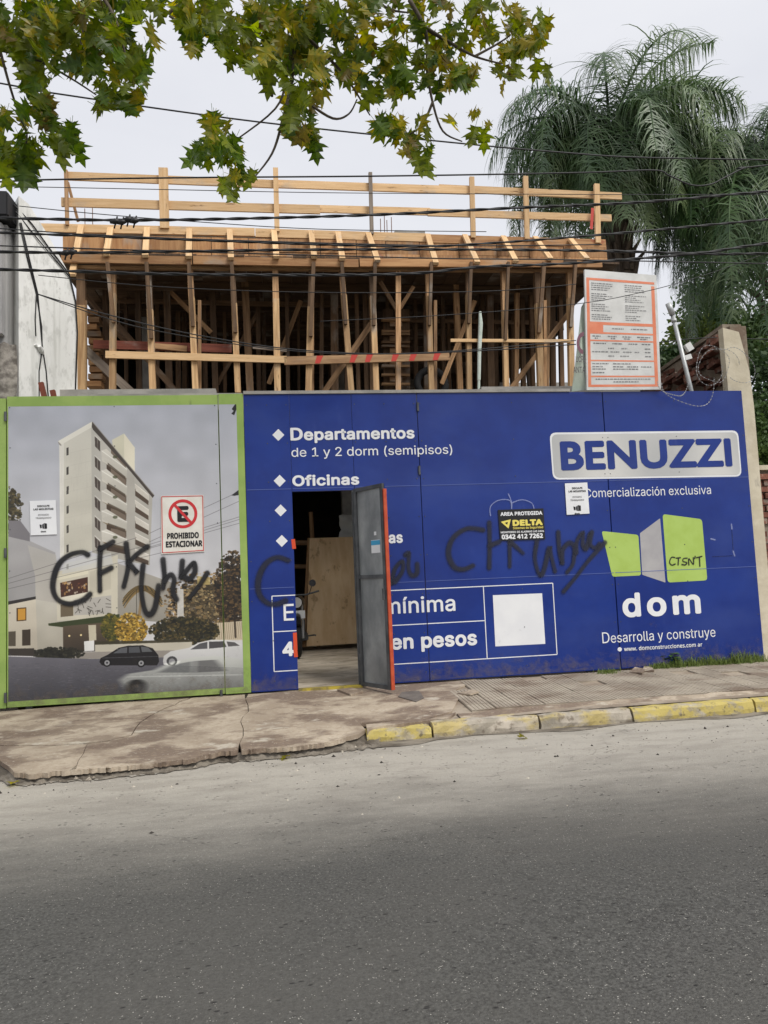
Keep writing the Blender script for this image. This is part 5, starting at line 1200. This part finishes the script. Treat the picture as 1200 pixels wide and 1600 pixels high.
def branch(pts, r0, r1, nm='branch'):
    n = len(pts); q = []
    for i in range(n-1):
        p0 = pts[max(i-1, 0)]; p1 = pts[i]; p2 = pts[i+1]; p3 = pts[min(i+2, n-1)]
        for j in range(5):
            t = j/5; q.append(.5*((2*p1)+(p2-p0)*t+(2*p0-5*p1+4*p2-p3)*t*t+(3*p1-p0-3*p2+p3)*t**3))
    q.append(pts[-1]); mb = MB(); mb.tube(q, [r0+(r1-r0)*i/(len(q)-1) for i in range(len(q))], 8); return mb.build(nm, m_bark, tree, smooth=True)
Hs = [px3(-160, -300, 4.3), px3(120, -260, 4.4), px3(430, -240, 4.5), px3(640, -180, 4.6)]
branch([B1, TR0+Vector((.5, 2.5, 6.3)), Hs[0]+Vector((0, -.6, .3)), Hs[0], px3(-40, -40, 4.3), px3(0, 78, 4.3)], .12, .014)
branch([B0, TR0+Vector((1.2, 2.2, 5.6)), Hs[1]+Vector((0, -.8, .2)), Hs[1], px3(260, -120, 4.4), px3(330, -20, 4.4)], .13, .012)
branch([Hs[1], px3(300, -270, 4.4), Hs[2], px3(520, -160, 4.5), px3(560, -40, 4.6)], .05, .02)
branch([Hs[2], px3(560, -220, 4.5), Hs[3], px3(650, -60, 4.6), px3(640, 0, 4.6)], .035, .012)
for pts in [[(0, 78, 4.3), (60, 95, 4.3), (110, 122, 4.25), (150, 148, 4.2)], [(0, 78, 4.3), (14, 130, 4.3), (30, 180, 4.3), (42, 210, 4.3), (38, 235, 4.3)], [(120, -60, 4.3), (132, 20, 4.3), (128, 60, 4.3), (122, 90, 4.3)],
            [(330, -20, 4.4), (265, 20, 4.4), (295, 38, 4.4)], [(120, -60, 4.3), (170, 10, 4.3), (190, 60, 4.2), (200, 110, 4.2)], [(560, -40, 4.6), (480, 10, 4.5), (460, 50, 4.5), (448, 120, 4.45), (430, 170, 4.4), (360, 225, 4.3)],
            [(462, 50, 4.5), (455, 130, 4.45), (441, 190, 4.4), (425, 240, 4.35), (395, 280, 4.3)], [(460, 40, 4.5), (500, 78, 4.6), (540, 120, 4.6), (578, 180, 4.6)], [(640, 0, 4.6), (665, 50, 4.6), (668, 110, 4.6), (676, 160, 4.6), (692, 205, 4.55), (722, 221, 4.5)],
            [(662, 42, 4.6), (700, 65, 4.7), (742, 88, 4.7), (785, 100, 4.7)], [(742, 88, 4.7), (775, 70, 4.8), (798, 55, 4.8)], [(560, -40, 4.6), (600, 10, 4.8), (640, 20, 4.8)], [(676, 160, 4.6), (660, 195, 4.6), (640, 210, 4.6)], [(425, 150, 4.4), (415, 100, 4.5), (400, 60, 4.5)], [(480, 160, 4.5), (520, 185, 4.5), (545, 178, 4.6), (558, 155, 4.6)]]:
    branch([px3(*p) for p in pts], .014 if pts[0][1] < 60 else .009, .004, 'twig')
CL = [ # cx, cy, rx, ry, n, yellowness, depth
 (40, 30, 70, 50, 75, .25, 4.3), (120, 40, 80, 50, 75, .15, 4.3), (20, 85, 45, 40, 26, .5, 4.3), (85, 95, 50, 28, 22, .25, 4.25), (195, 20, 55, 45, 32, .2, 4.4), (178, 95, 48, 50, 36, .1, 4.25), (188, 140, 40, 35, 26, .25, 4.2), (222, 90, 15, 22, 7, .5, 4.2), (160, 165, 20, 20, 5, .6, 4.2),
 (62, 145, 30, 22, 13, .2, 4.3), (60, 180, 30, 28, 18, .3, 4.3), (92, 205, 38, 30, 20, .2, 4.3), (20, 240, 38, 42, 30, .25, 4.3), (8, 195, 20, 25, 7, .5, 4.3), (50, 250, 18, 25, 8, .3, 4.3),
 (262, 8, 35, 18, 10, .4, 4.4), (330, 25, 60, 35, 38, .25, 4.4), (370, 70, 32, 30, 16, .35, 4.4), (305, 65, 18, 22, 5, .5, 4.4), (405, 60, 35, 55, 32, .5, 4.45), (420, 105, 20, 30, 10, .5, 4.4),
 (450, 30, 60, 50, 60, .1, 4.5), (500, 60, 60, 60, 55, .15, 4.55), (530, 25, 70, 45, 50, .25, 4.6), (475, 130, 42, 42, 34, .15, 4.45), (470, 195, 32, 40, 25, .15, 4.4), (545, 110, 28, 28, 15, .5, 4.6),
 (600, 60, 60, 45, 42, .45, 4.65), (640, 110, 50, 32, 36, .1, 4.6), (610, 135, 40, 22, 20, .1, 4.6), (690, 70, 50, 40, 36, .35, 4.7), (712, 120, 40, 32, 22, .45, 4.7), (620, 10, 60, 18, 20, .35, 4.7), (720, 12, 50, 16, 16, .5, 4.7),
 (770, 30, 45, 25, 20, .75, 4.8), (800, 60, 48, 35, 28, .85, 4.8), (835, 50, 30, 30, 13, .8, 4.8), (790, 100, 40, 25, 12, .7, 4.8), (845, 95, 18, 25, 6, .7, 4.8), (793, 135, 8, 12, 2, .7, 4.8), (805, 15, 10, 15, 3, .9, 4.8),
 (340, 195, 28, 12, 8, .4, 4.3), (318, 232, 28, 26, 18, .2, 4.3), (355, 240, 32, 24, 16, .35, 4.3), (370, 285, 32, 20, 12, .35, 4.3), (345, 178, 8, 8, 1, .3, 4.3),
 (605, 205, 25, 22, 10, .45, 4.6), (650, 205, 38, 20, 13, .55, 4.6), (650, 240, 28, 25, 12, .55, 4.6), (700, 190, 12, 12, 2, .7, 4.6), (745, 205, 22, 28, 8, .95, 4.55), (770, 178, 6, 8, 1, .95, 4.55)]
rl = random.Random(33); LV = []
for (cx, cy, rx, ry, n, yel, d) in CL:
    for i in range(int(n*.8)):
        a = rl.uniform(0, 6.28); r_ = rl.random()**.5; u = cx+rx*r_*math.cos(a)*1.02; v = cy+ry*r_*math.sin(a)*.93
        dd = d+rl.uniform(-.25, .25); s = rl.uniform(.08, .19)
        # leaves hang: stem up, tip pointing down with spread
        tipx = rl.gauss((u-cx)/max(rx, 1)*.5, .55); yawr = rl.uniform(-1.1, 1.1)
        rot = Matrix.Rotation(yawr, 3, 'Z') @ Matrix.Rotation(tipx, 3, 'Y') @ Matrix.Rotation(R(-90)+rl.gauss(.25, .45), 3, 'X')
        t = rl.random(); yel = min(1, yel+.02); mi = (2 if rl.random() < .25+yel*.35 else 1) if t < yel*.9 else (1 if t < yel*.8+.3 else 0)
        if yel > .5 and rl.random() < .07: mi = 3
        if rl.random() < .006: mi = 3
        LV.append((px3(u, v-10, dd), rot, s, mi, rl.randint(0, 9), v > -5))
for a in range(110):   # foliage just above the frame along the limbs
    LV.append((px3(rl.uniform(-150, 700), rl.uniform(-260, -20), 4.45+rl.uniform(-.3, .3)), Matrix.Rotation(rl.uniform(-1, 1), 3, 'Z') @ Matrix.Rotation(R(-80)+rl.gauss(0, .5), 3, 'X'), rl.uniform(.12, .17), rl.choice([0, 0, 1]), rl.randint(0, 9), False))
idx = [i for i, l in enumerate(LV) if l[5]]; idx.sort(key=lambda i: -LV[i][2]/(LV[i][0]-CAM).length); big = set(idx[:295])
SV = []; SF = []; SM = []
for i, (p, rot, s, mi, g_, vis) in enumerate(LV):
    if i in big:
        o = bpy.data.objects.new('leaf', LM[(g_, mi)]); COL.objects.link(o); o.parent = tree; o.location = p-TR0; o.rotation_euler = rot.to_euler(); o.scale = (s, s, s)
    else:
        V, F = LG[g_]; n0 = len(SV); SV += [p+rot @ (v*s) for v in V]; SF += [tuple(n0+k for k in f) for f in F]; SM += [mi]*len(F)
o = mesh('foliage', SV, SF, m_leafs, tree, None, SM); o['kind'] = 'stuff'
# ------------------------------------------------------------------ palms
m_palm = mat('palm_leaflet', (.03, .075, .02), (.08, .14, .045), rough=.42, scale=3, transl=.15, spec=.6, rand=.15)
m_palm2 = mat('palm_leaflet_pale', (.08, .14, .05), (.17, .23, .1), rough=.42, scale=3, transl=.15, spec=.6, rand=.15)
m_ptr = mat('palm_trunk', (.06, .045, .035), (.13, .1, .075), rough=.95, scale=5, bump=1, bscale=14)
def frond(base, az, el, L, rp_, M, parent, nl=96, droop=1.5, ll=1.12):
    d = Vector((math.cos(az)*math.cos(el), math.sin(az)*math.cos(el), math.sin(el))); pts = [base.copy()]; p = base.copy(); n = 16; e = el
    for i in range(n):
        e = max(e-droop/n*(1+i/n*.6), -1.45); p = p+Vector((math.cos(az)*math.cos(e), math.sin(az)*math.cos(e), math.sin(e)))*(L/n); pts.append(p)
    mb = MB(); mb.tube(pts, [.032*(1-i/n)+.005 for i in range(n+1)], 5)
    side = Vector((-math.sin(az), math.cos(az), 0))
    for k in range(nl):
        t = .12+.88*k/nl; f = t*n; i = min(int(f), n-1); q = pts[i]+(pts[i+1]-pts[i])*(f-i); fd = (pts[i+1]-pts[i]).normalized()
        for sg in (-1, 1):
            l = ll*(math.sin(math.pi*min(1, t*.8+.18))**.6)*rp_.uniform(.6, 1.15); up = rp_.uniform(-.2, 1.1)
            dr = (side*sg*rp_.uniform(.6, 1)+fd*rp_.uniform(.25, .7)+Vector((0, 0, up))).normalized(); w_ = .0115*rp_.uniform(.7, 1.35); pp = q.copy(); V = []; wd_ = fd.cross(dr).cross(dr).normalized(); m_ = 5; gr_ = rp_.uniform(.3, .75)
            for s_ in range(m_+1):
                ww = w_*(1-(s_/m_)**2.2*.92); V += [pp-wd_*ww, pp+wd_*ww]; dr = (dr+Vector((0, 0, -gr_))).normalized(); pp = pp+dr*(l/m_)
            mb.add(V, [(2*s_, 2*s_+1, 2*s_+3, 2*s_+2) for s_ in range(m_)])
    return mb.build('frond', M, parent)
def palm(base, top, r, fr, label, seed):
    rp_ = random.Random(seed); t = empty('palm_tree', base, label, 'palm tree')
    mb = MB(); n = 26; pts = [base+(top-base)*(i/n) for i in range(n+1)]; mb.tube(pts, [r*(1+.09*(i % 2))*(1.0 if i < n-4 else 1.15) for i in range(n+1)], 14); mb.build('trunk', m_ptr, t)
    for i in range(46):   # old leaf bases
        a = i*2.4; z = rp_.uniform(.0, 2.6); b = top+Vector((math.cos(a)*r, math.sin(a)*r, -z)); mb = MB(); mb.tube([b-Vector((0, 0, .2)), b+Vector((math.cos(a)*.1, math.sin(a)*.1, .15)), b+Vector((math.cos(a)*.28, math.sin(a)*.28, .3))], [.07, .05, .02], 6); mb.build('leaf_base', m_ptr, t)
    for (az, el, L, dr) in fr: frond(top+Vector((0, 0, .1)), R(az), R(el), L, rp_, m_palm if rp_.random() < .6 else m_palm2, t, droop=dr)
    return t
YP = 5.0; pt = P(955, 228, YP); pbase = Vector((pt.x, YP, 0))
fr = []
rq = random.Random(6)
for k in range(36):
    az = k*137.5 % 360; el = 82-62*(k/35)**.9+rq.uniform(-6, 6); fr.append((az, el, rq.uniform(3.0, 3.6) if el > 35 else rq.uniform(2.3, 2.7), 1.5+.9*(1-abs(el-50)/50)+rq.uniform(-.1, .2)))
fr += [(a_, e_, 2.6, 1.5) for a_, e_ in ((185, -5), (220, -15), (250, -8), (275, -20), (305, -10), (340, -5), (20, -10), (235, 5), (290, 2))]
fr += [(0, 80, 3.7, .95), (8, 76, 3.5, 1.2), (172, 66, 3.3, 2.0), (186, 55, 3.3, 2.2), (350, 60, 3.2, 2.0), (200, 72, 3.1, 1.9), (330, 70, 3.1, 1.8)]
palm(pbase, pt-Vector((0, 0, .25)), .24, fr, 'tall drooping palm standing behind the right end of the formwork', 1)
YP2 = 4.4; p2 = P(1196, 272, YP2)
fr2 = []
for k in range(34):
    az = k*137.5 % 360; el = 72-66*(k/33)+rq.uniform(-6, 6); fr2.append((az, el, rq.uniform(3.0, 3.7), 2.1+rq.uniform(-.2, .4)))
fr2 += [(a_, e_, 3.5, 1.9) for a_, e_ in ((172, 8), (184, 18), (196, 4), (208, 14), (222, 4), (236, 16), (250, 2), (200, 30), (262, 12), (214, -6), (190, -8))]
fr2 += [(a_, e_, 4.2, 1.4) for a_, e_ in ((188, -12), (200, -22), (212, -15), (226, -25), (178, -20), (240, -15), (218, 0))]
fr2 += [(190, 35, 3.3, 2.3), (205, 25, 3.2, 2.3), (220, 40, 3.3, 2.5), (240, 30, 3.0, 2.4), (175, 20, 3.0, 2.0)]
palm(Vector((p2.x+1.6, YP2, 0)), p2, .22, fr2, 'second palm at the right edge with long hanging fronds', 2)
# ---- background trees and shrubs at right
def leafy(name, label, cat, base, c, rad, n, M, seed, ls=.09, group=None, trunk=True, tr=.09):
    r_ = random.Random(seed); t = empty(name, base, label, cat, group)
    if trunk:
        mb = MB(); mb.tube([base, base+(c-base)*.5+Vector((.1, 0, 0)), c], [tr, tr*.75, tr*.3], 8)
        for k in range(6):
            a = r_.uniform(0, 6.28); mb.tube([base+(c-base)*r_.uniform(.45, .8), c+Vector((math.cos(a)*rad[0]*.6, math.sin(a)*rad[1]*.6, r_.uniform(-.3, .5)*rad[2]))], [tr*.4, tr*.1], 6)
        mb.build('trunk', m_bark, t, smooth=True)
    mb = MB(); cl = [(r_.uniform(0, 6.28), r_.uniform(-1, 1), r_.random()**.4) for k in range(26)]
    for i in range(n):
        a, zz, rr2 = cl[r_.randrange(26)]; q = math.sqrt(1-zz*zz)
        p = c+Vector((math.cos(a)*q*rad[0]*rr2+r_.gauss(0, .16*rad[0]), math.sin(a)*q*rad[1]*rr2+r_.gauss(0, .16*rad[1]), zz*rad[2]*rr2+r_.gauss(0, .15*rad[2])))
        d = Vector((r_.gauss(0, 1), r_.gauss(0, 1), r_.gauss(-.3, .7))).normalized(); s = d.cross(Vector((r_.gauss(0, 1), r_.gauss(0, 1), r_.gauss(0, 1)))).normalized()*ls*.35; l = ls*r_.uniform(.7, 1.3)
        mb.add([p, p+d*l*.5+s, p+d*l, p+d*l*.5-s], [(0, 1, 2, 3)])
    mb.build('crown', M, t); return t
m_fo1 = mat('foliage_mid', (.055, .1, .03), (.1, .16, .045), rough=.6, scale=2, transl=.25); m_fo2 = mat('foliage_dark', (.03, .06, .022), (.055, .09, .03), rough=.6, scale=2, transl=.2); m_fo3 = mat('foliage_light', (.13, .2, .04), (.2, .25, .06), rough=.6, scale=2, transl=.3)
leafy('bushy_tree', 'mid green bushy tree showing between the hanging palm fronds', 'tree', Vector((8.8, 8, 0)), P(1130, 520, 8), (1.5, 1.3, 1.3), 7000, m_fo1, 4, .13)
leafy('bushy_tree', 'bright yellow-green tree low behind the cream wall end', 'tree', Vector((7.2, 5.5, 0)), P(1085, 545, 5.5), (.8, .8, .7), 2600, m_fo3, 5, .1)
leafy('bushy_tree', 'dark green tree filling the gap right of the plastered wall', 'tree', Vector((7.3, 2.6, 0)), P(1205, 620, 2.6), (1.1, .9, .95), 8000, m_fo2, 6, .09)
leafy('climbing_shrub', 'dense green shrub spilling over the brick garden wall', 'shrub', Vector((6.8, 1.2, 1.0)), P(1200, 690, 1.0), (.75, .35, .5), 4500, m_fo1, 7, .07, trunk=False)
leafy('climbing_shrub', 'dark low growth between the permit board and the broken bricks', 'shrub', Vector((5.6, 3.6, 2)), P(1046, 560, 3.4), (.7, .4, .35), 2500, m_fo2, 8, .08, trunk=False)
m_far = mat('pale_house_render', (.5, .5, .48), (.6, .6, .58), rough=.9)
fh = empty('background_house', (8, 16, 0), 'pale rendered house glimpsed far behind the props', 'house')
box('wall', (5.2, 15.4, 0), (12, 21, 7.2), m_far, fh); box('roof', (5.0, 15.2, 7.2), (12.2, 21.2, 7.4), m_conc, fh)
for i in range(3):
    for j in range(2):
        w1 = box('window', (6+i*2, 15.36, 1.2+j*3), (7+i*2, 15.42, 2.5+j*3), m_dark, fh)
#==CABLES==
# ------------------------------------------------------------------ overhead cables along the street
YC = -1.0
def cable(pts, rpx, label, Y=YC, group=None, lump=0, cat='cable', sag=True):
    q = [P(u, v, Y) for u, v in pts]
    n = len(q); o_ = []
    a = q[0]-(q[1]-q[0]).normalized()*4 if pts[0][0] <= 5 else None; b = q[-1]+(q[-1]-q[-2]).normalized()*4 if pts[-1][0] >= 1195 else None
    qq = ([a] if a else [])+q+([b] if b else []); n = len(qq)
    for i in range(n-1):
        p0 = qq[max(i-1, 0)]; p1 = qq[i]; p2 = qq[i+1]; p3 = qq[min(i+2, n-1)]
        for j in range(8):
            t = j/8; o_.append(.5*((2*p1)+(p2-p0)*t+(2*p0-5*p1+4*p2-p3)*t*t+(3*p1-p0-3*p2+p3)*t**3))
    o_.append(qq[-1]); r_ = rpx/2/FPX*(Y-CAM.y); mb = MB()
    if rpx >= 4:   # twisted bundle: two strands wound round each other
        for ph in (0, math.pi):
            s_ = []
            tot = 0
            fine = []
            for i in range(len(o_)-1):
                m_ = max(1, int((o_[i+1]-o_[i]).length/.03))
                for k in range(m_): fine.append(o_[i].lerp(o_[i+1], k/m_))
            fine.append(o_[-1])
            mb.tube([p+Vector((0, r_*.42*math.cos(ph+i*.42), r_*.42*math.sin(ph+i*.42))) for i, p in enumerate(fine)], r_*.62, 6)
    else: mb.tube(o_, r_, 6)
    if lump:
        for (u, v) in lump:
            p = P(u, v, Y); 
            mb.tube([p+Vector((-.05, 0, -.01)), p, p+Vector((.05, 0, .01))], [.012, .03, .012], 8)
            mb.tube([p+Vector((-.01, 0, -.07)), p+Vector((.02, 0, .05))], .008, 6)
    return tag(mb.build('overhead_cable', m_cable, smooth=True), label, cat, group)
G1 = 'overhead cables strung along the street'
cable([(0, 130), (100, 148), (400, 190), (720, 224), (900, 240), (1000, 246), (1200, 250)], 2.6, 'topmost thin cable crossing the sky below the tree leaves', group=G1)
cable([(0, 284), (60, 281), (300, 277.5), (600, 275), (900, 270), (1020, 266), (1045, 274), (1080, 289), (1110, 288), (1135, 276), (1165, 262), (1200, 258)], 2.6, 'thin cable over the top guard rail, dipping in a loop before the palm', group=G1)
cable([(0, 291), (250, 296), (500, 301), (760, 303), (1000, 304), (1200, 304)], 1.2, 'very thin pale line just under the top guard rail', group=G1)
cable([(0, 341), (200, 344), (400, 341), (600, 335), (800, 325), (1000, 316), (1200, 299)], 5, 'thick twisted cable with clamps across the gap under the lower rail', group=G1, lump=[(180, 346), (190, 347), (200, 343), (210, 345)])
cable([(30, 322), (150, 334), (300, 346), (500, 358), (760, 362)], 1.3, 'fine line slanting down from the black cornice', group=G1)
cable([(0, 357), (130, 366), (320, 374), (600, 382), (760, 384), (940, 382)], 1.8, 'fine dark cable along the top edge plank', group=G1)
cable([(0, 363.5), (250, 373), (500, 382), (650, 385), (750, 381), (937, 367), (1200, 343)], 4.2, 'thick cable rising to the right above the edge boards', group=G1)
cable([(0, 384), (250, 392), (500, 399), (700, 404), (900, 406), (1200, 412)], 2.0, 'thin cable through the middle of the edge boards', group=G1)
cable([(0, 393.5), (110, 395), (300, 392.5), (500, 390), (750, 390), (940, 392), (1125, 397), (1200, 396)], 4.8, 'thick nearly level cable across the edge boards', group=G1, lump=[(103, 395), (112, 394)])
cable([(0, 421), (120, 424), (250, 428), (500, 430), (650, 427), (750, 417), (900, 411), (1087, 396), (1200, 380)], 5, 'lowest thick cable, under the ledger, rising to the right', group=G1)
cable([(60, 430), (250, 448), (500, 457), (760, 455), (900, 444)], 1.3, 'fine line in front of the dark upper prop zone', group=G1)
cable([(57, 459), (170, 492), (300, 522), (450, 545), (600, 553), (750, 548), (900, 538)], 1.8, 'upper of two drooping lines in front of the props', group=G1)
cable([(57, 459), (160, 495), (250, 518), (400, 542), (540, 553), (700, 549), (900, 532)], 1.5, 'lower of two drooping lines in front of the props', group=G1)
cable([(500, 502), (700, 492), (900, 475), (1010, 455), (1100, 430), (1200, 395)], 1.2, 'faint line climbing right in front of the permit board', group=G1)
cable([(1030, 535), (1100, 528), (1150, 529), (1200, 530)], 1.6, 'short grey line running right from the cream wall end', Y=.3)
cable([(1164, 198), (1182, 190), (1210, 180)], 1.4, 'short line in the sky above the right hand palm', Y=3)
YW = .24
for (pts, rp_, lb) in [([(22, 320), (50, 350), (75, 385), (108, 428), (118, 470), (121, 520), (118, 610)], 2.2, 'outer cable clipped along the top edge of the whitewashed wall'), ([(24, 330), (52, 365), (88, 408), (112, 436)], 1.8, 'inner cable along the top edge of the whitewashed wall'),
                       ([(31, 348), (42, 400), (57, 459), (65, 510), (66, 545), (61, 580), (61, 640)], 2.0, 'left cable dropping down the face of the whitewashed wall'), ([(33, 348), (46, 405), (59, 459), (66, 540), (72, 580), (77, 640)], 2.0, 'right cable dropping down the face of the whitewashed wall'), ([(57, 459), (55, 500), (56, 525)], 1.8, 'cut cable tail hanging on the whitewashed wall')]:
    q = []
    for u, v in pts:
        p = PWL(u, v, .02); q.append(p)
    mb = MB(); mb.tube(q, rp_/2/FPX*9, 6); tag(mb.build('wall_cable', m_cable, smooth=True), lb, 'cable', 'cables on the whitewashed wall')
mb = MB(); p = PWL(64, 547, .03); mb.tube([p+Vector((0, -.06, .03)), p, p+Vector((0, .06, -.04))], [.02, .035, .02], 8); mb.tube([PWL(55, 538, .03), p], .015, 6)
tag(mb.build('insulator', mat('porcelain', (.75, .75, .73), rough=.3)), 'white insulator on the cables of the whitewashed wall', 'insulator')
for (u0, v0, u1, v1, lb) in ((64, 598, 79, 640, 'longer red steel bar leaning behind the green gate'), (82, 610, 92, 640, 'shorter red steel bar leaning behind the green gate')):
    mb = MB(); mb.beam(P(u0, v0, .16), P(u1, v1, .16)+Vector((.1, 0, -.6)), .05, .05); tag(mb.build('steel_bar', w_red, base=True), lb, 'bar')
# fallen leaves in the gutter
grit = MB(); rq2 = random.Random(91)
for i in range(420):
    u = rq2.uniform(-20, 1220); v = 1210-(u)*.085+abs(rq2.gauss(0, 45)); p = PZ(u, v, ROADZ); sz = rq2.uniform(.003, .011) if rq2.random() < .93 else .02; p.z = ROADZ+(.0 if p.y > -3 else .03*math.sin(math.pi*min(1, (-p.y-3)/9.5)))
    q = [p+Vector((rq2.uniform(.5, 1)*sz*math.cos(a), rq2.uniform(.5, 1)*sz*math.sin(a), 0)) for a in (0, 1.6, 3.1, 4.7)]
    grit.add(q+[p+Vector((0, 0, sz*rq2.uniform(.4, .9)))], [(j, (j+1) % 4, 4) for j in range(4)], None, 0 if rq2.random() < .6 else 1)
tag(grit.build('grit', [mat('dark_grit', (.04, .035, .03), rough=.95), mat('pale_grit', (.45, .41, .34), rough=.95)]), 'small dark and pale stones scattered on the asphalt by the kerb', 'grit', kind='stuff')
rr = random.Random(44)
for i, (u, v, mi, lb) in enumerate([(450, 1181, 2, 'yellow fallen leaf in the gutter below the broken apron'), (22, 1222, 2, 'yellow fallen leaf at the lower left pavement edge'), (812, 1152, 2, 'yellow leaf scrap on the road by the worn kerb'), (8, 1196, 3, 'brown fallen leaf at the far left of the broken edge')]):
    p = PZ(u, v, ROADZ+.02); o = bpy.data.objects.new('fallen_leaf', LM[(i, mi)]); COL.objects.link(o); o.location = p; s = .1; o.scale = (s, s, s); o.rotation_euler = (.2, .1, rr.uniform(0, 6)); tag(o, lb, 'leaf')
